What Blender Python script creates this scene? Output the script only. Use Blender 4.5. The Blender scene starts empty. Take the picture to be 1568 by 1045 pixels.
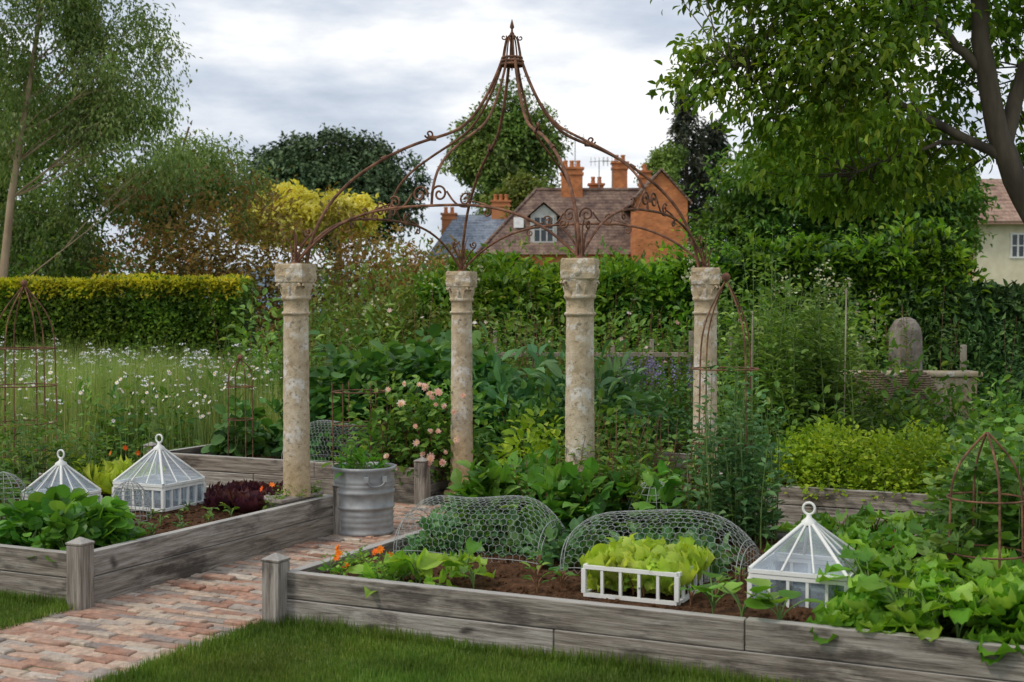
import bpy, math, numpy as np
from mathutils import Vector
rng=np.random.default_rng(11)
pi=math.pi
# ------------------------------------------------------------------ frame of the garden (beds are turned 25.5 deg)
ANG=math.radians(-25.5)
U=np.array([math.cos(ANG),math.sin(ANG),0]);Vv=np.array([-math.sin(ANG),math.cos(ANG),0]);O=np.array([-1.18,6.65,0])
def G(a,b,z=0): return O+U*a+Vv*b+np.array([0,0,z])
def norm(v): return v/np.maximum(np.linalg.norm(v,axis=-1,keepdims=True),1e-9)
def runit(n): return norm(rng.normal(size=(n,3)))
# ------------------------------------------------------------------ mesh builder
class MB:
    def __init__(s): s.V=[];s.F=[];s.M=[];s.S=[];s.n=0
    def add(s,V,F,m=0,sm=False):
        V=np.asarray(V,float).reshape(-1,3);F=np.asarray(F,int)
        if len(F)==0: return
        s.V.append(V);s.F.append(F+s.n);s.M.append(m);s.S.append(sm);s.n+=len(V)
    def obj(s,name,mats,parent=None,loc=None,rotz=0,bevel=0):
        V=np.concatenate(s.V);L=np.concatenate([f.ravel() for f in s.F])
        tot=np.concatenate([np.full(len(f),f.shape[1]) for f in s.F]);st=np.concatenate([[0],np.cumsum(tot)[:-1]])
        mi=np.concatenate([np.full(len(f),m) for f,m in zip(s.F,s.M)]);sm=np.concatenate([np.full(len(f),x) for f,x in zip(s.F,s.S)])
        me=bpy.data.meshes.new(name);me.vertices.add(len(V));me.loops.add(len(L));me.polygons.add(len(tot))
        me.vertices.foreach_set('co',V.ravel().astype(np.float32));me.loops.foreach_set('vertex_index',L.astype(np.int32))
        me.polygons.foreach_set('loop_start',st.astype(np.int32));me.polygons.foreach_set('material_index',mi.astype(np.int32))
        me.polygons.foreach_set('use_smooth',sm.astype(bool));me.update(calc_edges=True)
        for m in mats: me.materials.append(m)
        o=bpy.data.objects.new(name,me);bpy.context.scene.collection.objects.link(o)
        if parent: o.parent=parent
        if loc is not None: o.location=loc
        o.rotation_euler[2]=rotz
        if bevel:
            b=o.modifiers.new('b','BEVEL');b.width=bevel;b.segments=2;b.limit_method='ANGLE'
        return o
    def box(s,x0,x1,y0,y1,z0,z1,m=0):
        V=[(x0,y0,z0),(x1,y0,z0),(x1,y1,z0),(x0,y1,z0),(x0,y0,z1),(x1,y0,z1),(x1,y1,z1),(x0,y1,z1)]
        s.add(V,[(0,3,2,1),(4,5,6,7),(0,1,5,4),(1,2,6,5),(2,3,7,6),(3,0,4,7)],m)
    def tube(s,P,r,k=6,m=0,closed=False):
        P=np.asarray(P,float);n=len(P);r=np.broadcast_to(np.asarray(r,float),(n,))
        T=np.gradient(P,axis=0)
        if closed: T=np.roll(P,-1,0)-np.roll(P,1,0)
        T=norm(T);up=np.array([0,0,1.]) if abs(T[0,2])<.9 else np.array([1.,0,0])
        N=np.zeros((n,3));a=norm(np.cross(T[0],up))
        for i in range(n):
            a=a-T[i]*np.dot(a,T[i]);a=a/max(np.linalg.norm(a),1e-9);N[i]=a
        B=np.cross(T,N);an=np.arange(k)/k*2*pi
        V=P[:,None]+r[:,None,None]*(np.cos(an)[None,:,None]*N[:,None]+np.sin(an)[None,:,None]*B[:,None])
        m1=n if closed else n-1
        i=np.arange(m1)[:,None];j=np.arange(k)[None];i2=(i+1)%n;j2=(j+1)%k
        F=np.stack([i*k+j,i*k+j2,i2*k+j2,i2*k+j],-1).reshape(-1,4)
        s.add(V.reshape(-1,3),F,m,k>3)
    def rings(s,prof,c,seg=32,m=0,amp=0,rot=0,cap=True,ph=0,ampz=None,sm=True):
        an=np.arange(seg)/seg*2*pi;c=np.asarray(c,float);V=[]
        for h,p,z in prof:
            rr=h/((np.abs(np.cos(an))**p+np.abs(np.sin(an))**p)**(1/p))
            A_=amp if not ampz or z<ampz else amp*2.2
            if amp: rr=rr+A_*(np.sin(an*3+z*31+ph)*np.sin(z*47+an*2+ph)+.6*np.sin(an*7+z*90+ph*2)+.5*rng.normal(size=seg)*.6)
            V.append(np.stack([c[0]+rr*np.cos(an+rot),c[1]+rr*np.sin(an+rot),np.full(seg,c[2]+z)],-1))
        V=np.concatenate(V);n=len(prof);i=np.arange(n-1)[:,None];j=np.arange(seg)[None];j2=(j+1)%seg
        s.add(V,np.stack([i*seg+j,i*seg+j2,(i+1)*seg+j2,(i+1)*seg+j],-1).reshape(-1,4),m,sm)
        if cap:
            top=V[-seg:];s.add(np.vstack([top,top.mean(0)]),[(j,(j+1)%seg,seg) for j in range(seg)],m)
    def inst(s,T,P,D,N,S,m=0,sm=False):
        TV,TF=T;P=np.asarray(P,float);n=len(P)
        if n==0:return
        D=norm(D);X=norm(np.cross(D,N));N=np.cross(X,D)
        R=np.stack([X,D,N],-1);S=np.asarray(S,float)
        VV=np.einsum('nij,nkj->nki',R,TV[None]*S[:,None,:])+P[:,None]
        FF=TF[None]+len(TV)*np.arange(n)[:,None,None]
        s.add(VV.reshape(-1,3),FF.reshape(-1,TF.shape[1]),m,sm)
A=np.array
DIA=(A([(0,0,0),(-.5,.45,.12),(0,1,-.12),(.5,.45,.12)],float),A([(0,3,2),(0,2,1)]))
LEAF=(A([(0,0,0),(-.36,.2,.08),(-.46,.52,.09),(0,1,-.16),(.46,.52,.09),(.36,.2,.08),(0,.5,.0),(-.22,.82,.0),(.22,.82,.0)],float),
      A([(0,5,6),(5,4,6),(4,8,6),(8,3,6),(3,7,6),(7,2,6),(2,1,6),(1,0,6)]))
ROUND=(A([(0,0,0),(-.42,.12,.10),(-.56,.5,.08),(0,.95,-.08),(.56,.5,.08),(.42,.12,.10),(0,.45,-.03),(-.36,.85,-.02),(.36,.85,-.02)],float),LEAF[1])
BLADE=(A([(-.5,0,0),(.5,0,0),(-.38,.5,.07),(.38,.5,.07),(0,1,.3)],float),A([(0,1,3),(0,3,2),(2,3,4)]))
def _ruf():
    nu,nv=7,6;V=[]
    for j in range(nv):
        t=j/(nv-1);w=.12+.42*math.sin(min(t*1.15,1)*pi*.62)
        if j==nv-1:w*=.72
        for i in range(nu):
            q=i/(nu-1)*2-1
            V.append((q*w,t*(1-.1*q*q),.22*q*q*t+.35*t*t-.18*t+ .13*abs(q)*t*math.sin(q*9+t*11)+.03*math.sin(i*2.6+j*2.2)))
    F=[(j*nu+i,j*nu+i+1,(j+1)*nu+i+1,(j+1)*nu+i) for j in range(nv-1) for i in range(nu-1)]
    return (A(V,float),A(F))
RUF=_ruf()
RUFD=(RUF[0]*A([1,1,1])-A([[0,0,.55*y*y] for x,y,z in RUF[0]]),RUF[1])
def _disc(n,star):
    V=[(0,0,0)]
    for i in range(n):
        r=1 if (i%2==0 or not star) else .55
        V.append((r*math.cos(i/n*2*pi),r*math.sin(i/n*2*pi),.15))
    return (A(V,float),A([(0,1+i,1+(i+1)%n) for i in range(n)]))
STAR=_disc(14,True);DISC=_disc(7,False)
ICO=(A([(0,0,1),(.9,0,.2),(.2,.85,.3),(-.75,.5,.1),(-.7,-.55,.3),(.3,-.85,.15),(0,0,-.6)],float),A([(0,1,2),(0,2,3),(0,3,4),(0,4,5),(0,5,1),(6,2,1),(6,3,2),(6,4,3),(6,5,4),(6,1,5)]))
# ------------------------------------------------------------------ materials
def newmat(n):
    m=bpy.data.materials.new(n);m.use_nodes=True;nt=m.node_tree;b=nt.nodes['Principled BSDF'];return m,nt,b
def nd(nt,t,**k):
    n=nt.nodes.new(t)
    for a,v in k.items(): setattr(n,a,v)
    return n
def ramp(nt,stops,src):
    r=nt.nodes.new('ShaderNodeValToRGB');e=r.color_ramp.elements
    while len(e)<len(stops): e.new(.5)
    for i,(p,c) in enumerate(stops):
        e[i].position=p;e[i].color=(*c,1) if len(c)==3 else c
    nt.links.new(src,r.inputs[0]);return r.outputs[0]
def g3(v): return (v,v,v)
def mix(nt,f,a,b,mode='MIX'):
    n=nt.nodes.new('ShaderNodeMixRGB');n.blend_type=mode
    for i,x in enumerate((f,a,b)):
        if hasattr(x,'is_linked'): nt.links.new(x,n.inputs[i])
        else: n.inputs[i].default_value=x if i==0 else (*x,1)
    return n.outputs[0]
def noise(nt,scale,detail=4,vec=None,rough=.55,sc=None,coord='Object'):
    t=nt.nodes.new('ShaderNodeTexCoord');n=nt.nodes.new('ShaderNodeTexNoise')
    n.inputs['Scale'].default_value=scale;n.inputs['Detail'].default_value=detail;n.inputs['Roughness'].default_value=rough
    if sc:
        mp=nt.nodes.new('ShaderNodeMapping');mp.inputs['Scale'].default_value=sc;nt.links.new(t.outputs[coord],mp.inputs[0]);nt.links.new(mp.outputs[0],n.inputs['Vector'])
    else: nt.links.new(t.outputs[coord],n.inputs['Vector'])
    return n.outputs['Fac']
def bump(nt,b,h,st=.3,d=.01):
    n=nt.nodes.new('ShaderNodeBump');n.inputs['Strength'].default_value=st;n.inputs['Distance'].default_value=d
    nt.links.new(h,n.inputs['Height']);nt.links.new(n.outputs[0],b.inputs['Normal'])
def leafmat(name,c1,c2,c3=None,tr=.3,rough=.5,ns=.9,spec=.3,lo=.52,hi=1.4,sat=1.0):
    m,nt,b=newmat(name);g=nd(nt,'ShaderNodeNewGeometry')
    st=[(0,c1),(.7,c2)]+([(1,c3)] if c3 else [])
    c=ramp(nt,st,g.outputs['Random Per Island'])
    def mapr(src,a,b_):
        mr=nd(nt,'ShaderNodeMapRange');mr.inputs['From Min'].default_value=.3;mr.inputs['From Max'].default_value=.7;mr.inputs['To Min'].default_value=a;mr.inputs['To Max'].default_value=b_
        nt.links.new(src,mr.inputs['Value']);return mr.outputs[0]
    h=nd(nt,'ShaderNodeHueSaturation');nt.links.new(c,h.inputs['Color']);nt.links.new(mapr(noise(nt,ns,3),lo,hi),h.inputs['Value'])
    h.inputs['Saturation'].default_value=sat;nt.links.new(mapr(noise(nt,ns*.55,2),.484,.516),h.inputs['Hue'])
    nt.links.new(h.outputs[0],b.inputs['Base Color']);b.inputs['Roughness'].default_value=rough;b.inputs['Specular IOR Level'].default_value=spec
    if tr>0:
        t=nd(nt,'ShaderNodeBsdfTranslucent');nt.links.new(mix(nt,1,h.outputs[0],(1.5,1.4,.55),'MULTIPLY'),t.inputs['Color'])
        mx=nd(nt,'ShaderNodeMixShader');mx.inputs[0].default_value=tr;nt.links.new(b.outputs[0],mx.inputs[1]);nt.links.new(t.outputs[0],mx.inputs[2])
        nt.links.new(mx.outputs[0],nt.nodes['Material Output'].inputs['Surface'])
    return m
def simple(name,stops,scale=8,rough=.7,metal=0,bs=0,bd=.005,sc=None,detail=5,spec=.4):
    m,nt,b=newmat(name);f=noise(nt,scale,detail,sc=sc);nt.links.new(ramp(nt,stops,f),b.inputs['Base Color'])
    b.inputs['Roughness'].default_value=rough;b.inputs['Metallic'].default_value=metal;b.inputs['Specular IOR Level'].default_value=spec
    if bs: bump(nt,b,f,bs,bd)
    return m
M={}
M['mid']=leafmat('leaf_mid',(.05,.14,.018),(.12,.25,.035),(.23,.34,.06))
M['bean']=leafmat('leaf_bean',(.09,.20,.03),(.18,.32,.06),(.30,.42,.12),tr=.35)
M['bright']=leafmat('leaf_bright',(.15,.29,.015),(.28,.43,.025),(.42,.53,.05),tr=.4,lo=.65)
M['dark']=leafmat('leaf_dark',(.03,.08,.02),(.065,.145,.03),(.12,.20,.05),ns=.8,tr=0,lo=.45)
M['blue']=leafmat('leaf_bluegreen',(.055,.15,.055),(.12,.26,.09),(.21,.36,.15))
M['squash']=leafmat('leaf_squash',(.04,.13,.025),(.09,.22,.045),(.16,.30,.08),ns=1.5)
M['olive']=leafmat('leaf_olive',(.10,.16,.03),(.19,.26,.045),(.31,.29,.09),ns=.7)
M['brown']=leafmat('leaf_bronze',(.17,.12,.035),(.27,.19,.05),(.38,.17,.06),ns=.6,tr=.2)
M['yellow']=leafmat('leaf_golden',(.48,.45,.08),(.66,.61,.14),(.74,.69,.24),tr=.35,ns=.5,lo=.6)
M['willow']=leafmat('leaf_birch',(.12,.20,.06),(.22,.32,.11),(.34,.40,.20),tr=.4,ns=.5)
M['walnut']=leafmat('leaf_walnut',(.07,.16,.012),(.14,.26,.02),(.28,.36,.045),tr=.45,ns=.8)
M['fardark']=leafmat('leaf_far_dark',(.055,.10,.042),(.10,.16,.06),(.14,.20,.085),ns=.35,lo=.55,tr=0)
M['far']=leafmat('leaf_far',(.09,.17,.035),(.17,.27,.05),(.26,.34,.08),ns=.35,lo=.55,tr=.15)
M['conifer']=leafmat('leaf_conifer',(.05,.07,.045),(.09,.11,.06),(.14,.13,.075),ns=.4,tr=0)
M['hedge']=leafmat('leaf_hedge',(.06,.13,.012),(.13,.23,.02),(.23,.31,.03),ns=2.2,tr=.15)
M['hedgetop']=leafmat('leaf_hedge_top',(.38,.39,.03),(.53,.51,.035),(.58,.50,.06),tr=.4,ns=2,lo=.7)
M['laurel']=leafmat('leaf_laurel',(.08,.21,.015),(.18,.35,.025),(.30,.45,.05),tr=.4,rough=.4,ns=1.1,lo=.45)
M['purple']=leafmat('leaf_purple',(.04,.012,.02),(.09,.025,.035),(.12,.06,.03),tr=.15,rough=.4)
M['lettuce']=leafmat('leaf_lettuce',(.34,.50,.05),(.50,.64,.08),(.64,.72,.16),tr=.4,rough=.45,ns=4,lo=.75,hi=1.2)
M['crop']=leafmat('leaf_crop',(.06,.19,.025),(.13,.32,.04),(.24,.43,.08),tr=.35,rough=.4,ns=2)
M['chard']=leafmat('leaf_chard',(.10,.26,.025),(.21,.41,.04),(.34,.52,.09),tr=.4,rough=.42,ns=4,lo=.65)
M['grass']=leafmat('grass_meadow',(.18,.28,.06),(.31,.41,.12),(.50,.50,.25),tr=.35,ns=.7,lo=.6)
M['lawn']=leafmat('grass_lawn',(.07,.145,.015),(.13,.22,.025),(.24,.29,.07),tr=.25,ns=2.2,lo=.6,hi=1.3)
M['white']=simple('petal_white',[(0,g3(.78)),(1,g3(.88))],rough=.6)
M['cream']=leafmat('petal_cream',(.34,.37,.18),(.50,.50,.32),tr=.2)
M['pink']=leafmat('petal_pink',(.80,.50,.50),(.88,.72,.70),(.92,.86,.82),tr=.3,ns=4,lo=.9,hi=1.05)
M['orange']=leafmat('petal_orange',(.85,.12,.01),(.9,.28,.02),tr=.2,lo=.9,hi=1.05)
M['lilac']=leafmat('petal_lilac',(.14,.12,.24),(.24,.21,.38),tr=.2)
M['gold']=simple('flower_centre',[(0,(.7,.4,.02)),(1,(.8,.5,.05))])
M['stem']=simple('stem_green',[(0,(.10,.18,.04)),(1,(.17,.25,.07))])
M['redstem']=simple('stem_red',[(0,(.16,.07,.04)),(1,(.22,.12,.05))])
M['bark']=simple('bark_dark',[(.3,(.045,.035,.026)),(.7,(.15,.12,.085))],6,.9,bs=.6,bd=.03,sc=(1,1,.25))
M['birchbark']=simple('bark_pale',[(.3,(.24,.16,.10)),(.7,(.44,.34,.22))],4,.9,bs=.4,bd=.02,sc=(1,1,.4))
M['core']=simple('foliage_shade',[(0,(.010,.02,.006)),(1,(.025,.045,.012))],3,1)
M['iron']=simple('rusty_iron',[(.3,(.07,.035,.022)),(.5,(.17,.08,.047)),(.7,(.32,.16,.09))],16,.85,.1,bs=.3,bd=.002)
M['wire']=simple('wire_galvanised',[(0,(.28,.30,.28)),(1,(.46,.48,.46))],20,.6,.2)
M['paint']=simple('white_paint',[(.25,(.55,.54,.47)),(.45,(.78,.78,.74)),(1,(.83,.83,.80))],9,.45)
M['oldpaint']=simple('weathered_white_paint',[(.25,(.42,.42,.40)),(.6,(.60,.60,.57))],4,.6)
M['pot']=simple('terracotta',[(0,(.44,.16,.06)),(1,(.62,.26,.11))],3)
m,nt,b=newmat('limestone');f=noise(nt,6,9,rough=.72);f2=noise(nt,3.2,5,rough=.7);f3=noise(nt,30,5,rough=.7);f4=noise(nt,2.4,4,sc=(1.3,1.3,.5))
c=ramp(nt,[(.28,(.27,.19,.11)),(.48,(.52,.42,.28)),(.7,(.69,.60,.45))],f)
c=mix(nt,ramp(nt,[(.5,g3(0)),(.64,g3(.45))],f4),c,(.52,.36,.18))
c=mix(nt,ramp(nt,[(.54,g3(0)),(.60,g3(.8))],f2),c,(.75,.72,.66))
c=mix(nt,ramp(nt,[(.56,g3(0)),(.64,g3(.65))],f3),c,(.17,.13,.09))
tc=nd(nt,'ShaderNodeTexCoord');sx=nd(nt,'ShaderNodeSeparateXYZ');nt.links.new(tc.outputs['Object'],sx.inputs[0])
c=mix(nt,ramp(nt,[(.0,g3(.7)),(.7,g3(0))],sx.outputs['Z']),c,(.44,.27,.08))
nt.links.new(c,b.inputs['Base Color']);b.inputs['Roughness'].default_value=.92;bump(nt,b,f,1,.03);M['stone']=m
m,nt,b=newmat('grey_stone');f=noise(nt,6,7);nt.links.new(ramp(nt,[(.3,(.15,.12,.10)),(.7,(.40,.35,.30))],f),b.inputs['Base Color']);b.inputs['Roughness'].default_value=.95;bump(nt,b,f,.8,.03);M['grey']=m
for ax,sc in (('x',(1.2,22,22)),('y',(22,1.2,22)),('z',(22,22,1.2))):
    m,nt,b=newmat('oak_grain_'+ax);g=noise(nt,2.4,8,sc=sc,rough=.7);big=noise(nt,2.0,6,sc=tuple(1 if s<5 else 3.6 for s in sc),rough=.65);kn=noise(nt,5,2,sc=tuple(.6 if s<5 else 1.3 for s in sc))
    c=ramp(nt,[(.30,(.07,.06,.05)),(.46,(.24,.215,.185)),(.62,(.40,.375,.34)),(.75,(.52,.49,.45))],g)
    c=mix(nt,ramp(nt,[(.38,g3(.85)),(.49,g3(0))],big),c,(.065,.055,.047),'MIX')
    c=mix(nt,ramp(nt,[(.68,g3(0)),(.74,g3(.9))],kn),c,(.035,.028,.022))
    geo=nd(nt,'ShaderNodeNewGeometry');c=mix(nt,.8,c,ramp(nt,[(0,(.82,.75,.66)),(.5,(1.,.97,.93)),(1,(1.2,1.19,1.17))],geo.outputs['Random Per Island']),'MULTIPLY')
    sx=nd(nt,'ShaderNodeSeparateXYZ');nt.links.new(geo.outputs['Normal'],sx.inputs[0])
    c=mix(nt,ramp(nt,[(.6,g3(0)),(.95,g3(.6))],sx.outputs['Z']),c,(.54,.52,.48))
    nt.links.new(c,b.inputs['Base Color']);b.inputs['Roughness'].default_value=.85;bump(nt,b,g,.8,.015);M['oak'+ax]=m
M['soil']=simple('soil',[(.3,(.035,.018,.010)),(.6,(.11,.055,.028)),(.8,(.17,.10,.06))],25,1,bs=1,bd=.03,detail=8,spec=.1)
m,nt,b=newmat('brick_paver');geo=nd(nt,'ShaderNodeNewGeometry')
c=ramp(nt,[(0,(.34,.17,.11)),(.2,(.46,.25,.17)),(.45,(.54,.35,.25)),(.62,(.55,.44,.33)),(.75,(.36,.30,.26)),(.88,(.25,.20,.18)),(1,(.62,.52,.42))],geo.outputs['Random Per Island'])
f=noise(nt,22,7,rough=.7);f2=noise(nt,2.2,6,rough=.75);c=mix(nt,.85,c,ramp(nt,[(.32,g3(.45)),(.68,g3(1.3))],f),'MULTIPLY');c=mix(nt,ramp(nt,[(.45,g3(0)),(.65,g3(.55))],f2),c,(.36,.32,.26));c=mix(nt,ramp(nt,[(.34,g3(.6)),(.45,g3(0))],f2),c,(.17,.13,.10));nt.links.new(c,b.inputs['Base Color']);b.inputs['Roughness'].default_value=.85;bump(nt,b,f,.8,.01);M['paver']=m
M['joint']=simple('path_joint_sand',[(.3,(.06,.075,.025)),(.7,(.20,.17,.10))],12,1)
M['ground']=simple('ground_soil_grass',[(.3,(.05,.07,.02)),(.7,(.11,.15,.04))],1.2,1,detail=8)
M['turf']=simple('turf_base',[(.3,(.05,.07,.015)),(.7,(.10,.14,.03))],9,1,detail=6)
def brickmat(name,c1,c2,mo,scale):
    m,nt,b=newmat(name);t=nd(nt,'ShaderNodeTexCoord');mp=nd(nt,'ShaderNodeMapping');mp.inputs['Rotation'].default_value=(pi/2,0,0);nt.links.new(t.outputs['Object'],mp.inputs[0])
    br=nd(nt,'ShaderNodeTexBrick');nt.links.new(mp.outputs[0],br.inputs['Vector']);br.inputs['Color1'].default_value=(*c1,1);br.inputs['Color2'].default_value=(*c2,1);br.inputs['Mortar'].default_value=(*mo,1);br.inputs['Scale'].default_value=scale
    br.inputs['Mortar Size'].default_value=.012;f=noise(nt,1.5,6);c=mix(nt,.8,br.outputs['Color'],ramp(nt,[(.3,g3(.6)),(.7,g3(1.2))],f),'MULTIPLY')
    nt.links.new(c,b.inputs['Base Color']);b.inputs['Roughness'].default_value=.9;return m
M['brick']=brickmat('house_brick',(.62,.22,.07),(.46,.14,.045),(.42,.28,.17),2.2)
def tilemat(name,c1,c2,c3):
    m,nt,b=newmat(name);f=noise(nt,1.8,8,rough=.7);c=ramp(nt,[(.35,c1),(.5,c2),(.66,c3)],f);f2=noise(nt,9,3,sc=(1,.2,1));c=mix(nt,.7,c,ramp(nt,[(.35,g3(.6)),(.6,g3(1.15))],f2),'MULTIPLY')
    w=nd(nt,'ShaderNodeTexWave',bands_direction='Z');w.inputs['Scale'].default_value=1.6;w.inputs['Distortion'].default_value=.4;t=nd(nt,'ShaderNodeTexCoord');nt.links.new(t.outputs['Object'],w.inputs['Vector'])
    c=mix(nt,.5,c,ramp(nt,[(0,g3(.5)),(.35,g3(1.05))],w.outputs['Fac']),'MULTIPLY');nt.links.new(c,b.inputs['Base Color']);b.inputs['Roughness'].default_value=.85;bump(nt,b,w.outputs['Fac'],.5,.05);return m
M['tile']=tilemat('clay_roof_tile',(.08,.048,.04),(.19,.12,.09),(.30,.21,.15))
M['slate']=tilemat('slate_roof',(.12,.14,.18),(.22,.26,.32),(.30,.34,.40))
M['redtile']=tilemat('red_roof_tile',(.20,.11,.08),(.33,.21,.15),(.40,.28,.21))
M['render']=simple('cream_render',[(.3,(.62,.56,.38)),(.7,(.78,.72,.52))],2)
m,nt,b=newmat('window_glass');b.inputs['Base Color'].default_value=(.04,.05,.06,1);b.inputs['Roughness'].default_value=.08;M['winglass']=m
m,nt,b=newmat('cloche_glass')
tr=nd(nt,'ShaderNodeBsdfTransparent');tr.inputs[0].default_value=(.90,.94,.96,1);gl=nd(nt,'ShaderNodeBsdfGlossy');gl.inputs['Roughness'].default_value=.04;df=nd(nt,'ShaderNodeBsdfDiffuse');df.inputs[0].default_value=(.58,.70,.82,1)
m1=nd(nt,'ShaderNodeMixShader');m1.inputs[0].default_value=.26;nt.links.new(tr.outputs[0],m1.inputs[1]);nt.links.new(gl.outputs[0],m1.inputs[2])
m2=nd(nt,'ShaderNodeMixShader');nt.links.new(ramp(nt,[(.38,g3(.04)),(.7,g3(.34))],noise(nt,5,5)),m2.inputs[0]);nt.links.new(m1.outputs[0],m2.inputs[1]);nt.links.new(df.outputs[0],m2.inputs[2]);nt.links.new(m2.outputs[0],nt.nodes['Material Output'].inputs['Surface']);M['glass']=m
m,nt,b=newmat('galvanised_steel');f=noise(nt,9,6);f2=noise(nt,3.5,6,rough=.7);c=ramp(nt,[(.3,(.26,.27,.275)),(.7,(.44,.455,.46))],f);c=mix(nt,ramp(nt,[(.52,g3(0)),(.72,g3(.4))],f2),c,(.24,.22,.20))
nt.links.new(c,b.inputs['Base Color']);b.inputs['Metallic'].default_value=.25;b.inputs['Roughness'].default_value=.62;bump(nt,b,f,.25,.006);M['galv']=m
M['hill']=simple('hill_haze',[(.3,(.12,.18,.24)),(.7,(.18,.25,.30))],.02,1)
M['wicker']=simple('wicker',[(.3,(.12,.085,.05)),(.7,(.30,.22,.14))],30,.8)
M['fencewood']=simple('fence_timber',[(.3,(.24,.20,.15)),(.7,(.48,.42,.34))],9,.9,sc=(1,1,.3))
# ------------------------------------------------------------------ plant generators
def lumps(D,ph,k=3.0):
    return (np.sin(D[:,0]*k+ph)+np.sin(D[:,1]*k*1.3+ph*2.1)+np.sin(D[:,2]*k*1.7+ph*.7)+np.sin((D[:,0]+D[:,2])*k*2.3+ph*3))/4
def crown(mb,blobs,ncl,per,cr,L,W,T=DIA,mat=0,droop=.35,shell=.55,flat=.65):
    w=A([(b[3]*b[4]*b[5])**(2/3) for b in blobs]);w=w/w.sum();cs=[]
    for b,ww in zip(blobs,w):
        k=max(3,int(ncl*ww));d=runit(k);r=shell+(1-shell)*rng.random(k)**.7;r=r*(1+.22*lumps(d,rng.random()*9))
        r=np.where(rng.random(k)<.2,r*.6,r);cs.append(A(b[:3])+d*A(b[3:6])*r[:,None])
    C=np.concatenate(cs);n=len(C)*per;idx=np.repeat(np.arange(len(C)),per)
    s=cr*(.6+.8*rng.random(len(C)))[idx]
    off=runit(n)*(rng.random(n)**.45)[:,None]*s[:,None]*A([1,1,flat]);P=C[idx]+off
    cen=A([b[:3] for b in blobs]).mean(0);o=norm(off+.3*norm(C[idx]-cen)*s[:,None])
    D=o*.6+runit(n)*.7+A([0,0,-droop]);N=A([0,0,.8])+runit(n)*.55+o*.45
    sc=(.6+.7*rng.random(n))
    mb.inst(T,P,D,N,np.stack([W*sc,L*sc,L*sc],-1),mat);return C
def limbs(mb,trunk,blobs,r0,mat,nsub=4,thin=.012,ratio=.42):
    trunk=A(trunk,float);n=len(trunk)
    tt=np.linspace(0,1,n);q=np.linspace(0,1,14);P=np.stack([np.interp(q,tt,trunk[:,i]) for i in range(3)],-1)
    for _ in range(2): P[1:-1]=(P[:-2]+2*P[1:-1]+P[2:])/4
    P[1:-1]+=rng.normal(size=(12,3))*r0*.12
    mb.tube(P,r0*(1-.72*q),9,mat)
    for b in blobs:
        c=A(b[:3],float);hd=np.hypot(*(c-P[0])[:2]);k=int(np.clip(np.searchsorted(P[:,2],c[2]-max(.8*hd,b[3])),3,12));s=P[k]
        t=np.linspace(0,1,8)[:,None];mid=(s+c)/2+A([0,0,-.08*np.linalg.norm(c-s)])+rng.normal(size=3)*.06*np.linalg.norm(c-s)
        Q=(1-t)**2*s+2*t*(1-t)*mid+t*t*c;rr=r0*ratio*(1-.75*t[:,0]);mb.tube(Q,rr,6,mat)
        for _ in range(nsub):
            e=c+runit(1)[0]*A(b[3:6])*.8;s2=Q[rng.integers(3,8)];m2=(s2+e)/2+rng.normal(size=3)*.12*np.linalg.norm(e-s2)
            t2=np.linspace(0,1,6)[:,None];mb.tube((1-t2)**2*s2+2*t2*(1-t2)*m2+t2*t2*e,np.maximum(r0*ratio*(.3-.24*t2[:,0]),thin*.4),4,mat)
def tree(name,trunk,blobs,r0,ncl,per,cr,L,W,leaf,bark='bark',**k):
    mb=MB();ns=k.pop('nsub',4);ra=k.pop('ratio',.35);limbs(mb,trunk,blobs,r0,1,nsub=ns,ratio=ra);crown(mb,blobs,ncl,per,cr,L,W,**k);return mb.obj(name,[M[leaf],M[bark]])
def bush(mb,c,R,n,L,W,mat=0,T=LEAF,flat=.6,shell=.35,stems=10,smat=1,low=0.0,droop=0):
    c=A(c,float);R=A(R,float);d=runit(n);d[:,2]=np.abs(d[:,2])*(1+low)-low;d=norm(d)
    ph=rng.random()*9;r=(shell+(1-shell)*rng.random(n)**.6)*(1+.25*lumps(d,ph,4))
    P=c+d*R*r[:,None];P[:,2]=np.maximum(P[:,2],c[2]+.01);o=norm(d/R)
    D=o*.8+runit(n)*.6+A([0,0,-droop]);N=A([0,0,flat])+o*.5+runit(n)*.4;sc=.55+.7*rng.random(n)
    mb.inst(T,P,D,N,np.stack([W*sc,L*sc,L*sc],-1),mat)
    for i in rng.integers(0,n,stems):
        e=P[i];t=np.linspace(0,1,5)[:,None];b0=c+A([rng.normal()*.12*R[0],rng.normal()*.12*R[1],0]);md=(b0+e)/2+A([0,0,.15*R[2]]);mb.tube((1-t)**2*b0+2*t*(1-t)*md+t*t*e,.004*(1.3-t[:,0]),4,smat)
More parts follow.
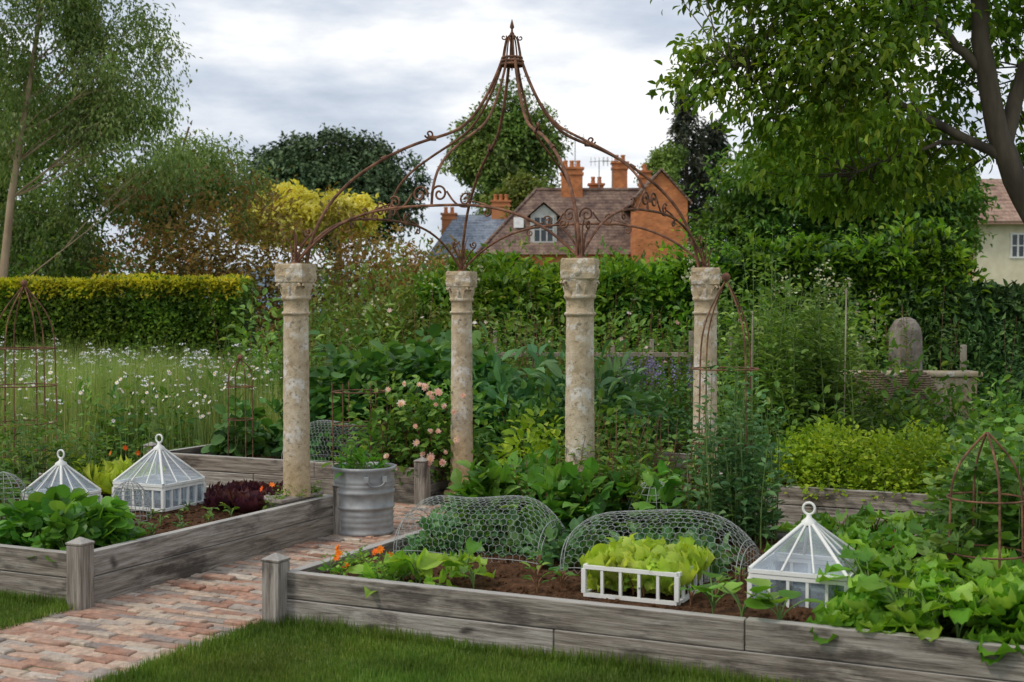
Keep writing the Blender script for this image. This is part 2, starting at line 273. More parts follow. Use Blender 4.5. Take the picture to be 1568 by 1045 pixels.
def tall(mb,c,h,r,ns,nl,L,W,mat=0,smat=1,T=LEAF,th=.005,up=.3,lean=1,taper=.5,start=.1):
    c=A(c,float)
    for _ in range(ns):
        b0=c+A([rng.normal()*r*.35,rng.normal()*r*.35,0]);hh=h*(.7+.35*rng.random());e=b0+A([rng.normal()*r*.4*lean,rng.normal()*r*.4*lean,hh])
        t=np.linspace(0,1,7)[:,None];md=(b0+e)/2+A([rng.normal()*r*.2,rng.normal()*r*.2,0]);Q=(1-t)**2*b0+2*t*(1-t)*md+t*t*e
        mb.tube(Q,th*(1.1-.8*t[:,0]),4,smat)
        tl=start+(1-start)*rng.random(nl);P=np.stack([np.interp(tl,t[:,0],Q[:,i]) for i in range(3)],-1)
        az=rng.random(nl)*2*pi;D=np.stack([np.cos(az),np.sin(az),up+rng.normal(size=nl)*.35],-1);P=P+norm(D)*(rng.random(nl)[:,None]*L*.8)
        N=A([0,0,1.])+runit(nl)*.6;s=(1-taper*tl)*(.7+.5*rng.random(nl));mb.inst(T,P,D,N,np.stack([W*s,L*s,L*s],-1),mat)
def rosette(mb,c,n,L,W,mat=0,T=RUF,e0=.15,e1=1.3,sm=True):
    c=A(c,float);az=np.arange(n)*2.399+rng.random()*6;el=e0+(e1-e0)*np.arange(n)/n+rng.normal(size=n)*.12
    h=np.stack([np.cos(az),np.sin(az),0*az],-1);D=h*np.cos(el)[:,None]+A([0,0,1])*np.sin(el)[:,None];N=-h*np.sin(el)[:,None]+A([0,0,1])*np.cos(el)[:,None]
    s=(1-.45*np.arange(n)/n)*(.8+.4*rng.random(n));mb.inst(T,np.repeat(c[None],n,0)+h*.01,D,N+runit(n)*.15,np.stack([W*s,L*s,L*s],-1),mat,sm)
def stalked(mb,c,n,h,L,W,mat=0,smat=1,T=LEAF,spread=.5):
    c=A(c,float)
    for i in range(n):
        az=rng.random()*2*pi;d=A([math.cos(az),math.sin(az),0]);hh=h*(.55+.5*rng.random());e=c+d*hh*spread*(.4+.8*rng.random())+A([0,0,hh])
        t=np.linspace(0,1,5)[:,None];mb.tube((1-t)**2*c+2*t*(1-t)*(c+A([0,0,hh*.6]))+t*t*e,.004,4,smat)
        s=.7+.5*rng.random();mb.inst(T,e[None],(d*.8+A([0,0,.25])+runit(1)[0]*.3)[None],(A([0,0,1.])+d*-.1+runit(1)[0]*.3)[None],A([[W*s,L*s,L*s]]),mat,T is not LEAF)
def hedge(name,x0,x1,y0,y1,z1,n,L,W,leaf,top=None,lump=.12,T=DIA,topn=0,slope=0,tz=(.90,.7)):
    mb=MB();k=40;xs=np.linspace(x0,x1,k);Z=z1+slope*(xs-x0)
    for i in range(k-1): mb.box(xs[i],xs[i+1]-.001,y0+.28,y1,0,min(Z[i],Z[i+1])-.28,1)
    def put(n,mode,mt,z0f=0):
        x=x0+(x1-x0)*rng.random(n);zt=z1+slope*(x-x0)
        if mode=='f': z=(z0f+(1-z0f)*rng.random(n)**.8)*zt;y=np.full(n,y0)+.0;o=np.tile(A([0,-1.,.15]),(n,1))
        elif mode=='t': z=zt;y=y0+(y1-y0)*rng.random(n);o=np.tile(A([0,-.1,1.]),(n,1))
        else: z=rng.random(n)*zt;y=y0+(y1-y0)*rng.random(n);s=1 if mode=='r' else -1;x=np.full(n,x1 if s>0 else x0);o=np.tile(A([s,0,.15]),(n,1))
        nz=(np.sin(x*3.1+z*1.3)+np.sin(z*4.7+y*3-x*1.2)+np.sin(x*7.3+y*5+z*2.2)+np.sin(x*1.1+2)*1.2)/4
        P=np.stack([x,y,z],-1)+norm(o)*(lump*nz-rng.random(n)**1.3*.22+(.03 if mt==2 else 0))[:,None]
        D=o*.6+runit(n)*.8+A([0,0,.25]);N=o*.7+A([0,0,.6])+runit(n)*.6;s=.6+.7*rng.random(n);mb.inst(T,P,D,N,np.stack([W*s,L*s,L*s],-1),mt)
    put(int(n*.68),'f',0);put(int(n*.2),'t',0);put(int(n*.06),'l',0);put(int(n*.06),'r',0)
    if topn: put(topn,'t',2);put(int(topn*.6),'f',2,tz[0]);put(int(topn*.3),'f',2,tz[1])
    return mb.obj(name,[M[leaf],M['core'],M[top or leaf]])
# ================================================================== GROUND, PATH, LAWN
mb=MB();mb.add([(-900,-300,-.03),(900,-300,-.03),(900,1500,-.03),(-900,1500,-.03)],[(0,1,2,3)]);mb.obj('ground',[M['ground']])
mb=MB();x=np.linspace(-500,400,60);z=14+6*np.sin(x*.012+1)+3*np.sin(x*.05)
V=[(a,420,-1) for a in x]+[(a,470,b) for a,b in zip(x,z)]+[(a,700,b*.6) for a,b in zip(x,z)]
mb.add(V,[(r*60+i,r*60+i+1,(r+1)*60+i+1,(r+1)*60+i) for r in range(2) for i in range(59)],0,True);mb.obj('hills',[M['hill']])
mb=MB()
mb.add([G(-1.26,-4,-.012),G(0,-4,-.012),G(0,9,-.012),G(-1.26,9,-.012)],[(0,1,2,3)],1)
mb.add([G(-7,2.45,-.011),G(-1.262,2.45,-.011),G(-1.262,3.95,-.011),G(-7,3.95,-.011)],[(0,1,2,3)],1)
mb.add([G(.002,2.55,-.011),G(7,2.55,-.011),G(7,4.2,-.011),G(.002,4.2,-.011)],[(0,1,2,3)],1)
def pave(a0,a1,b0,b1):
    bl,bw=.215,.072;r=0;b=b0
    while b<b1:
        a=a0-(r%2)*bl/2+rng.normal()*.012
        while a<a1:
            s0=max(a,a0)+.003;s1=min(a+bl,a1)-.003
            if s1-s0>.03:
                h=rng.normal()*.004;t=rng.normal(size=4)*.0025;e=.006;q=b+bw-.008;j=rng.normal()*.002;s0+=j;s1+=j
                B=[G(s0,b,-.03),G(s1,b,-.03),G(s1,q,-.03),G(s0,q,-.03),G(s0,b,h-.006+t[0]),G(s1,b,h-.006+t[1]),G(s1,q,h-.006+t[2]),G(s0,q,h-.006+t[3]),
                   G(s0+e,b+e,h+t[0]),G(s1-e,b+e,h+t[1]),G(s1-e,q-e,h+t[2]),G(s0+e,q-e,h+t[3])]
                mb.add(B,[(0,1,5,4),(1,2,6,5),(2,3,7,6),(3,0,4,7),(4,5,9,8),(5,6,10,9),(6,7,11,10),(7,4,8,11),(8,9,10,11)],0)
            a+=bl
        b+=bw;r+=1
pave(-1.26,0,-2.6,6.5);pave(-5,-1.265,2.46,3.9);pave(.005,4,2.56,4.1)
mb.obj('brick_path',[M['paver'],M['joint']])
mb=MB()
mb.add([G(.02,-4,.004),G(9,-4,.004),G(9,-.03,.004),G(.02,-.03,.004)],[(0,1,2,3)],1)
mb.add([G(-9,-4,.004),G(-1.28,-4,.004),G(-1.28,-.17,.004),G(-9,-.17,.004)],[(0,1,2,3)],1)
def lawnblades(a0,a1,b0,b1,n,L=.032):
    a=a0+(a1-a0)*rng.random(n);bb=b0+(b1-b0)*rng.random(n);P=O+a[:,None]*U+bb[:,None]*Vv;P[:,2]=.0
    az=rng.random(n)*2*pi;D=np.stack([np.cos(az)*.7,np.sin(az)*.7,np.ones(n)],-1);N=np.stack([-np.cos(az),-np.sin(az),.3+0*az],-1);s=(.5+.8*rng.random(n))*(1+.3*np.sin(a*4)*np.sin(bb*5+1))
    mb.inst(BLADE,P,D,N,np.stack([.0045+0*s,L*s,L*s],-1),0)
lawnblades(-.02,3.9,-1.7,-.01,140000);lawnblades(-2.9,-1.24,-1.2,-.15,30000)
lawnblades(0,3.9,-.08,-.0,5500,.065);lawnblades(-.09,.04,-2.4,-.05,5500,.05);lawnblades(-3,-1.3,-.22,-.15,2500,.055);lawnblades(-1.3,-1.2,-2.4,-.2,2500,.045)
mb.obj('lawn',[M['lawn'],M['turf']])
# ================================================================== RAISED BEDS
def bed(name,a0,a1,b0,b1,h,posts,n=2):
    mb=MB();t=.062;hh=h/n
    for k in range(n):
        z0=k*hh+(.002 if k else -.05);z1=(k+1)*hh-.003
        for fb in (b0,b1-t):
            L=a1-a0;cuts=[a0]+sorted([a0+L*.5+(.35 if k else -.3)] if L<4.5 else [a0+2.42-.9*(1-k),a0+4.3-.5*k])+[a1]
            for i in range(len(cuts)-1): e=rng.normal()*.002;mb.box(cuts[i]+.001,cuts[i+1]-.003,fb+.0015*k+e,fb+t-.0015*k+e,z0,z1+e,0)
        for fa in (a0,a1-t): mb.box(fa+.0015*k,fa+t-.0015*k,b0+t+.003,b1-t-.003,z0,z1,1)
    for (a,b) in posts:
        w=.052;z=h+.055;mb.box(a-w,a+w,b-w,b+w,-.05,z,2)
        V=[(a-w-.004,b-w-.004,z+.001),(a+w+.004,b-w-.004,z+.001),(a+w+.004,b+w+.004,z+.001),(a-w-.004,b+w+.004,z+.001)]
        V+=[(p[0],p[1],z+.014) for p in V]+[(a,b,z+.045)];mb.add(V,[(0,1,5,4),(1,2,6,5),(2,3,7,6),(3,0,4,7),(3,2,1,0)],2);mb.add(V,[(4,5,8),(5,6,8),(6,7,8),(7,4,8)],2)
    return mb.obj(name,[M['oakx'],M['oaky'],M['oakz']],loc=O,rotz=ANG,bevel=.006)
def soil(name,a0,a1,b0,b1,h,clods=2500):
    mb=MB();na=int((a1-a0)/.06);nb=int((b1-b0)/.06);aa,bb=np.meshgrid(np.linspace(a0,a1,na),np.linspace(b0,b1,nb));aa=aa.ravel();bb=bb.ravel()
    z=h+.012*np.sin(aa*5+bb*3)+.01*np.sin(bb*11-aa*4)+rng.normal(size=len(aa))*.007
    V=O+aa[:,None]*U+bb[:,None]*Vv;V[:,2]=z;i=np.arange(nb-1)[:,None];j=np.arange(na-1)[None]
    mb.add(V,np.stack([i*na+j,i*na+j+1,(i+1)*na+j+1,(i+1)*na+j],-1).reshape(-1,4),0,True)
    n=clods;a=a0+(a1-a0)*rng.random(n);b=b0+(b1-b0)*rng.random(n);P=O+a[:,None]*U+b[:,None]*Vv;P[:,2]=h+.012*np.sin(a*5+b*3)+.01*np.sin(b*11-a*4)
    s=.005+.018*rng.random(n)**3;mb.inst(ICO,P,runit(n),runit(n),np.stack([s,s,s],-1),0);mb.obj(name,[M['soil']])
bed('raised_bed',0,6.2,0,2.5,.275,[(-.02,-.02),(6.22,-.02)]);soil('bed_soil',.06,6.1,.06,2.44,.21,9000)
bed('raised_bed',-5.6,-1.23,-.12,2.42,.285,[(-1.22,-.14),(-1.18,2.4)]);soil('bed_soil',-5.5,-1.29,-.06,2.36,.225,6000)
bed('raised_bed',-4.3,-1.42,4.0,6.2,.285,[(-1.42,3.98),(-4.3,3.98)]);soil('bed_soil',-4.2,-1.5,4.07,6.1,.22,800)
bed('raised_bed',1.1,6.2,4.25,6.6,.285,[(1.1,4.23)]);soil('bed_soil',1.2,6.1,4.35,6.5,.22,800)
bed('raised_bed',-1.1,.85,6.0,7.6,.285,[(-1.1,5.98)]);soil('bed_soil',-1.0,.8,6.1,7.5,.22,300)
# ================================================================== STONE COLUMNS
COL=[(-1.515,9.16),(-.425,11.03),(.425,8.17),(1.49,10.06)]
def column(i,x,y,full=True):
    mb=MB();rot=ANG+.07*i+.1
    if full:
        mb.rings([(.124,30,0),(.124,30,.05),(.123,30,.085)],(0,0,0),32,0,.002,rot,True,i,sm=False)
        pr=[(.104,3,.08),(.114,2,.11),(.118,2,.125),(.112,2,.14),(.1,2,.15),(.106,2,.165),(.098,2,.18)];z0=.2
    else: pr=[(.098,2,.30)];z0=.32
    for z in np.linspace(z0,1.56,44): pr.append((.0975-.011*(z/1.55),2,z))
    pr+=[(.087,2,1.572),(.097,2,1.578),(.101,2,1.586),(.098,2,1.594),(.088,2,1.60),(.087,2,1.63),(.088,2,1.675),(.097,2.2,1.682),(.101,2.3,1.693),(.098,2.4,1.703),(.092,2.5,1.712),
         (.093,3,1.735),(.096,3.6,1.76),(.098,4,1.785),(.099,5,1.80),(.096,5,1.82)]
    mb.rings(pr,(0,0,0),64,0,.0018,rot,True,i*2.3,1.7)
    mb.rings([(.096,30,1.795),(.106,30,1.806),(.108,30,1.825),(.109,30,1.85),(.108,30,1.875),(.109,30,1.90),(.107,30,1.92),(.101,24,1.932)],(0,0,0),40,0,.0026,rot,True,i*1.7,sm=False)
    for k in range(4):
        an=rot+pi/4+k*pi/2;e=A([math.cos(an),math.sin(an),0]);tn=A([-e[1],e[0],0])
        if (k+i)%4!=1:
            for s in (-1,1):
                c=e*.116+tn*.012*s+A([0,0,1.775]);t=np.linspace(0,5.2,20);r=.020*(1-.13*t)
                Q=c+np.outer(np.cos(t)*r,e)+np.outer(np.sin(t)*r,A([0,0,1.]))+np.outer(t*.002*s,tn);mb.tube(Q,.009,6,0)
        an=rot+k*pi/2;e=A([math.cos(an),math.sin(an),0])
        q=[(.001,2,-.03),(.018,2,-.022),(.026,2,-.006),(.026,2,.008),(.016,2,.024),(.001,2,.03)];mb.rings(q,e*.100+A([0,0,1.845]),12,0,.001)
        for s in (-1,0,1):
            an2=an+s*.5;e2=A([math.cos(an2),math.sin(an2),0]);Q=[e2*.082+A([0,0,1.70]),e2*.092+A([0,0,1.73]),e2*.098+A([0,0,1.755]),e2*.106+A([0,0,1.772]),e2*.110+A([0,0,1.766])];mb.tube(Q,[.01,.013,.012,.009,.005],6,0)
    return mb.obj('stone_column',[M['stone']],loc=(x,y,0))
for i,(x,y) in enumerate(COL): column(i,x,y,i!=0)
mb=MB();mb.box(-.27,.12,-.26,.22,.0,.285,0);mb.box(-.29,.125,-.28,.235,.287,.312,0);mb.obj('stone_slab',[M['grey']],loc=G(-1.42,2.1),rotz=ANG,bevel=.008)
# ================================================================== IRON DOME
mb=MB();CZ=A([0,9.6,0]);ztop=1.93
def interp_path(pr,n=40):
    pr=A(pr,float);d=np.r_[0,np.cumsum(np.linalg.norm(np.diff(pr,axis=0),axis=1))];q=np.linspace(0,d[-1],n)
    out=np.stack([np.interp(q,d,pr[:,i]) for i in range(pr.shape[1])],-1)
    for _ in range(3): out[1:-1]=(out[:-2]+2*out[1:-1]+out[2:])/4
    return out
prof=[(1.50,1.93),(1.485,2.05),(1.43,2.2),(1.33,2.38),(1.16,2.55),(.95,2.69),(.75,2.79),(.58,2.85),(.44,2.89),(.34,2.955),(.26,3.05),(.19,3.17),(.13,3.29),(.085,3.40),(.072,3.44)]
prof2=[(1.06,2.30),(1.05,2.42),(.98,2.56),(.84,2.68),(.66,2.78),(.5,2.86),(.37,2.93),(.27,3.04),(.19,3.17),(.13,3.29),(.085,3.40),(.072,3.44)]
def spiral(c,e1,e2,r,turns,th,a0=0,sgn=1,grow=.15):
    t=np.linspace(0,turns*2*pi,int(26*turns));rr=r*(grow+(1-grow)*t/t[-1]);Q=c+np.outer(rr*np.cos(a0+sgn*t),e1)+np.outer(rr*np.sin(a0+sgn*t),e2);mb.tube(Q,th,6);return Q[-1]
up=A([0,0,1.])
for k,(x,y) in enumerate(COL):
    d=A([x,y-9.6,0]);d/=np.linalg.norm(d);p=interp_path(prof);mb.tube(CZ+np.outer(p[:,0],d)+np.outer(p[:,1],up),.0115,8)
    s=CZ+d*.60+up*2.845;spiral(s+up*.03+d*.02,d,up,.035,1.2,.007,-pi/2);mb.tube([s-d*.03-up*.0,s+d*.03+up*.0],.019,8)
    s=CZ+d*.95+up*2.69;mb.tube([s-d*.02+up*.01,s+d*.02-up*.01],.017,8)
    b0=A([x,y,ztop-.01])
    mb.rings([(.05,2,0),(.05,2,.008),(.02,2,.03)],b0,16,0)
    for j in range(4):
        az=j/4*2*pi+k;o=A([math.cos(az),math.sin(az),0]);hh=.16+.14*rng.random();mb.tube([b0+o*.02,b0+o*.025+up*hh*.4,b0+o*.035+up*hh*.8,b0+o*.06+up*hh],[.008,.007,.006,.003],6)
cols=[A([x,y,0.]) for x,y in COL]
for i,j in ((0,1),(1,3),(3,2),(2,0)):
    P0,P1=cols[i],cols[j];t=np.linspace(0,1,50);z=1.93+.37*(1-np.abs(2*t-1)**3.0);Q=P0+np.outer(t,P1-P0);Q[:,2]=z;mb.tube(Q,.0095,7)
    e=norm((P1-P0)[None])[0];mid=(P0+P1)/2;d=mid-A([0,9.6,0]);d[2]=0;d/=np.linalg.norm(d)
    p=interp_path(prof2);mb.tube(A([0,9.6,0])+np.outer(p[:,0],d)+np.outer(p[:,1],up),.0095,7)
    m0=mid+up*2.30
    for s in (-1,1):
        spiral(m0+e*s*.075+up*.075,e*s,up,.062,1.5,.0075,.3,1);spiral(m0+e*s*.27+up*.03,e*s,up,.045,1.4,.0065,pi,-1)
        q=[m0+e*s*.13+up*.09,m0+e*s*.18+up*.02,m0+e*s*.24-up*.02,m0+e*s*.3-up*.015];mb.tube(interp_path(q,12),.007,6)
        spiral(m0+e*s*.43-up*.06,e*s,up,.035,1.3,.006,0,1)
        q=[m0+e*s*.31+up*.02,m0+e*s*.40-up*.0,m0+e*s*.47-up*.03];mb.tube(interp_path(q,10),.006,6)
        b=(P0 if s<0 else P1)+up*1.94;f=e*(-s)
        q=[b+f*.01,b+f*.03+up*.08,b+f*.09+up*.16,b+f*.13+up*.19];mb.tube(interp_path(q,14),.007,6);spiral(b+f*.115+up*.215,f,up,.033,1.3,.0065,-pi/2,-1)
def ring(c,r,th,n=28):
    a=np.arange(n)/n*2*pi;mb.tube(np.stack([c[0]+r*np.cos(a),c[1]+r*np.sin(a),np.full(n,c[2])],-1),th,6,0,True)
c0=A([0,9.6,0])
for z,r in ((3.40,.082),(3.425,.08),(3.45,.072)): ring(c0+up*z,r,.010)
mb.rings([(.08,2,3.405),(.08,2,3.43)],c0,20)
for k in range(8):
    a=k/8*2*pi+.2;d=A([math.cos(a),math.sin(a),0]);p=interp_path([(.07,3.44),(.062,3.50),(.052,3.55),(.045,3.59),(.02,3.615),(.008,3.625)],16);mb.tube(c0+np.outer(p[:,0],d)+np.outer(p[:,1],up),.006,5)
    if k%2==0: spiral(c0+d*.062+up*3.60,d,up,.022,1.1,.005,pi,-1)
mb.rings([(.004,2,3.36),(.008,2,3.45),(.008,2,3.60),(.020,2,3.61),(.011,2,3.62),(.017,2,3.63),(.009,2,3.64),(.007,2,3.66),(.017,2,3.675),(.011,2,3.70),(.001,2,3.735)],c0,12)
mb.obj('wrought_iron_dome',[M['iron']])
# ================================================================== CLOCHES, WIRE, TUB, SUPPORTS
def lantern(name,x,y,z,s,lid=True,hb=.16,ha=.23):
    mb=MB();w=s/2;t=.010
    for zz in (0,hb-.018): 
        for q in (-1,1):
            mb.box(-w,w,q*w-t,q*w+t,zz,zz+.018,0);mb.box(q*w-t,q*w+t,-w+t,w-t,zz,zz+.018,0)
    for q in (-1,1):
        for i in range(6):
            f=-w+.0+(2*w)*i/5;h=.011 if i in (0,5) else .007;mb.box(f-h,f+h,q*w-h,q*w+h,.018,hb-.018,0)
            if 0<i<5: mb.box(q*w-h,q*w+h,f-h,f+h,.018,hb-.018,0)
        if lid: mb.box(-w+.012,w-.012,q*(w-.004)-.001,q*(w-.004)+.001,.018,hb-.018,1);mb.box(q*(w-.004)-.001,q*(w-.004)+.001,-w+.012,w-.012,.018,hb-.018,1)
    if lid:
        W=w+.002;zb=hb+.004
        for q in (-1,1): mb.box(-W,W,q*W-.011,q*W+.011,zb,zb+.018,0);mb.box(q*W-.011,q*W+.011,-W+.011,W-.011,zb,zb+.018,0)
        ap=A([0,0,zb+ha]);sc=.07
        for k in range(4):
            a=k*pi/2;R=A([[math.cos(a),-math.sin(a),0],[math.sin(a),math.cos(a),0],[0,0,1]])
            c=R@A([W,W,zb+.018]);c2=R@A([-W,W,zb+.018]);mb.tube([c,ap*1.0+A([c[0]*sc,c[1]*sc,-.01])],.0095,6)
            for f in (1/3,2/3): 
                b0=c*(1-f)+c2*f;e0=(c*(1-f)+c2*f)*A([sc,sc,0])+A([0,0,ap[2]-.01]);mb.tube([b0,e0],.006,5)
            mb.add([c,c2,A([c2[0]*sc,c2[1]*sc,ap[2]-.012]),A([c[0]*sc,c[1]*sc,ap[2]-.012])],[(0,1,2,3)],1)
        mb.rings([(.035,4,ap[2]-.022),(.034,3,ap[2]-.005),(.014,2,ap[2]+.012),(.010,2,ap[2]+.03)],(0,0,0),16,0)
        a=np.arange(24)/24*2*pi;mb.tube(np.stack([.028*np.cos(a),0*a,ap[2]+.055+.028*np.sin(a)],-1),.0065,6,0,True)
    return mb.obj(name,[M['paint'],M['glass']],loc=(x,y,z),rotz=ANG)
lantern('glass_cloche',1.42,6.22,.215,.45);lantern('glass_cloche',-2.47,9.12,.24,.43,ha=.25);lantern('glass_cloche',-3.1,8.95,.22,.36,hb=.12,ha=.22)
lantern('cloche_base',.676,6.53,.20,.48,False,.155)
def tunnel(name,a0,a1,b,r,h,z):
    mb=MB();cell=.040;L=a1-a0;arc=pi*(r+h)/2;nx=int(L/cell);ny=int(arc/(cell*.87))
    def P(s,t): 
        th=pi*np.clip(t,0,1);en=1-.42*abs(2*s-1)**5;zz=en*h*np.sin(th)**.8*(1+.05*math.sin(s*7+t*4+a0));bb=b-r*(.8+.2*en)*np.cos(th)+.015*math.sin(s*9);return G(a0+s*L,bb,z+zz)
    for j in range(ny):
        for i in range(nx):
            s0=(i+(.5 if j%2 else 0))/nx;t0=j/ny;t1=(j+1)/ny;ds=.5/nx
            a=P(s0,t0+.3/ny);bq=P(min(s0+ds,1),t0)
            mb.tube([a,bq],.0011,3);mb.tube([bq,P(min(s0+2*ds,1),t0+.3/ny)],.0011,3);mb.tube([a,P(s0,t1)],.0011,3)
    for s in (0,.02,.98,1): mb.tube([P(s,t) for t in np.linspace(0,1,20)],.0024,5)
    for t in (0.02,.98): mb.tube([P(q,t) for q in np.linspace(0,1,12)],.0022,4)
    for s in (0,1):
        for t in np.linspace(.08,.92,11):
            p=P(s,t);q=A([p[0],p[1],z]);mb.tube([p,q],.0011,3)
        for f in (.3,.6,.85): mb.tube([P(s,.5)*f+G(a0+s*L,b,z)*(1-f)+Vv*r*.8*math.sqrt(1-f*f)*k_ for k_ in np.linspace(-1,1,8)],.0011,3)
    return mb.obj(name,[M['wire']])
tunnel('wire_mesh_cloche',.10,1.02,1.17,.24,.34,.205);tunnel('wire_mesh_cloche',1.16,2.14,1.13,.24,.33,.205);tunnel('wire_mesh_cloche',-2.9,-1.9,4.25,.2,.36,.25)
def wiredome(name,x,y,z,r,h):
    mb=MB()
    for k in range(16):
        a=k/16*2*pi;t=np.linspace(0,1,14);q=r*np.cos(t**1.5*pi/2)**.6;mb.tube(np.stack([x+q*math.cos(a),y+q*math.sin(a),z+h*t],-1),.002,4)
    for t in (.05,.18,.32,.45,.57,.68,.78,.88):
        q=r*math.cos(t**1.5*pi/2)**.6;a=np.arange(24)/24*2*pi;mb.tube(np.stack([x+q*np.cos(a),y+q*np.sin(a),z+h*t+0*a],-1),.002,4,0,True)
    return mb.obj(name,[M['wire']])
wiredome('wire_dome_cloche',.85,7.8,.22,.19,.38);wiredome('wire_dome_cloche',-2.5,8.5,.23,.14,.27);wiredome('wire_dome_cloche',-3.4,8.7,.23,.18,.3)
mb=MB();pr=[(.206,2,0),(.216,2,.004),(.216,2,.024),(.209,2,.03)]
for z in (.07,.11,.15): pr+=[(.210,2,z-.012),(.2155,2,z),(.210,2,z+.012)]
pr+=[(.211,2,.185),(.221,2,.19),(.222,2,.206),(.212,2,.212),(.213,2,.29),(.222,2,.296),(.223,2,.312),(.215,2,.318)]
for z in (.35,.38): pr+=[(.216,2,z-.01),(.2215,2,z),(.217,2,z+.01)]
pr+=[(.219,2,.455),(.230,2,.462),(.233,2,.475),(.229,2,.485),(.217,2,.483),(.213,2,.45)]
mb.rings(pr,(0,0,0),48,0,.0009,cap=False);mb.rings([(.215,2,.435),(.1,2,.44)],(0,0,0),32,1)
for a in (-1.1,1.9):
    e=A([math.cos(a),math.sin(a),0]);tn=A([-e[1],e[0],0]);t=np.linspace(-1,1,16);mb.tube([e*.241+tn*.07*q+A([0,0,.41-.055*(1-q*q)**.5]) for q in t],.006,6,0)
    for q in (-1,1): c=e*.231+tn*.07*q+A([0,0,.41]);mb.box(c[0]-.016,c[0]+.016,c[1]-.016,c[1]+.016,c[2]-.02,c[2]+.02,0)
mb.obj('galvanised_tub',[M['galv'],M['soil']],loc=(-1.07,9.42,0))
mb=MB();bush(mb,(-1.07,9.42,.44),(.2,.2,.12),80,.08,.05,stems=20);tall(mb,(-1.2,9.4,.44),.32,.1,4,10,.1,.06);mb.obj('potted_plant',[M['crop'],M['stem']])
def obelisk(name,x,y,zb,zt,w,rings,ball=True,rot=.3,n=4,arch=.35):
    mb=MB();top=A([x,y,zt])
    for k in range(n):
        a=rot+k*2*pi/n;e=A([math.cos(a),math.sin(a),0]);s=zt-arch
        q=[A([x,y,zb])+e*w,A([x,y,(zb+s)/2])+e*w,A([x,y,s])+e*w*.95,A([x,y,s+arch*.4])+e*w*.72,A([x,y,s+arch*.75])+e*w*.34,top+e*.004];mb.tube(interp_path(q,26),.0055,6)
    for z in rings:
        a=np.arange(28)/28*2*pi;mb.tube(np.stack([x+w*1.01*np.cos(a),y+w*1.01*np.sin(a),z+0*a],-1),.005,5,0,True)
    if ball: mb.rings([(.002,2,-.03),(.018,2,-.022),(.028,2,-.002),(.026,2,.012),(.014,2,.026),(.001,2,.03)],top+A([0,0,.02]),14)
    return mb.obj(name,[M['iron']])
obelisk('iron_plant_support',1.31,8.0,.22,1.79,.2,(1.25,.8,.5),rot=.5)
obelisk('iron_plant_support',-3.92,10.5,.22,1.8,.24,(1.3,1.0,.7,.45),rot=.2,n=6)
obelisk('iron_plant_support',2.18,5.98,.22,1.05,.17,(.75,.5),ball=False,arch=.22,rot=.0)
obelisk('iron_plant_support',-2.5,12.0,.22,1.15,.12,(.9,.6),rot=.6,arch=.1)
mb=MB()
for z in (.62,.9): ring_=np.arange(30)/30*2*pi;mb.tube(np.stack([-1.32+.23*np.cos(ring_),11.3+.23*np.sin(ring_),z+0*ring_],-1),.006,5,0,True)
for k in range(6): a=k/6*2*pi;mb.tube([(-1.32+.23*math.cos(a),11.3+.23*math.sin(a),.2),(-1.32+.24*math.cos(a),11.3+.24*math.sin(a),.98)],.006,5)
mb.obj('iron_ring_plant_support',[M['iron']])
# ================================================================== PLANTS IN THE BEDS
def plant(name,leaf,fn,stem='stem',extra=()):
    mb=MB();fn(mb);return mb.obj(name,[M[leaf],M[stem]]+[M[e] for e in extra])
def f(mb):
    for _ in range(20):
        a=.2+1.25*rng.random();b=1.55+.7*rng.random();bush(mb,G(a,b,.22),(.2,.2,.39),110,.115,.095,stems=10,flat=.9)
plant('potato_plants','crop',f)
def f(mb):
    for _ in range(22): a=.2+1.8*rng.random();b=1.0+.35*rng.random();bush(mb,G(a,b,.2),(.13,.12,.16+.1*rng.random()),50,.08,.06,stems=5)
plant('brassica_seedlings','blue',f)
def f(mb):
    for i in range(3):
        for j in range(2): rosette(mb,A([.676,6.53,.22])+U*(-.15+.15*i)+Vv*(-.1+.19*j),40,.19,.15,e0=.6,e1=1.45)
    n=240;P=A([A([.676,6.53,.29+.09*rng.random()])+U*(rng.random()-.5)*.42+Vv*(rng.random()-.5)*.42 for _ in range(n)]);s=.05+.045*rng.random(n)
    mb.inst(RUF,P,runit(n)*.8+A([0,0,.5]),runit(n)+A([0,0,.5]),np.stack([s*1.2,s,s*1.5],-1),0,True)
    n=90;P=A([A([.676,6.53,.22+.06*rng.random()])+U*(rng.random()-.5)*.42+Vv*(-.17+.05*rng.random()) for _ in range(n)]);s=.06+.03*rng.random(n);mb.inst(RUF,P,runit(n)*.6+A([0,0,.8]),runit(n)+A([0,-1,.2]),np.stack([s,s,s],-1),0,True)
plant('lettuce','lettuce',f)
def f(mb):
    for (a,b) in [(.95,.3),(.62,.3),(.8,.5)]: stalked(mb,G(a,b,.215),7,.12,.12,.08,T=RUFD)
    for (a,b) in [(.55,.2),(.72,.25)]: bush(mb,G(a,b,.21),(.15,.12,.12),20,.14,.08,stems=6,flat=.5)
plant('spinach_plants','chard',f)
def f(mb):
    for i in range(20): stalked(mb,G(1.0+1.2*rng.random(),.35+.6*rng.random(),.215),5,.08,.06,.03)
plant('beetroot_seedlings','mid',f,'redstem')
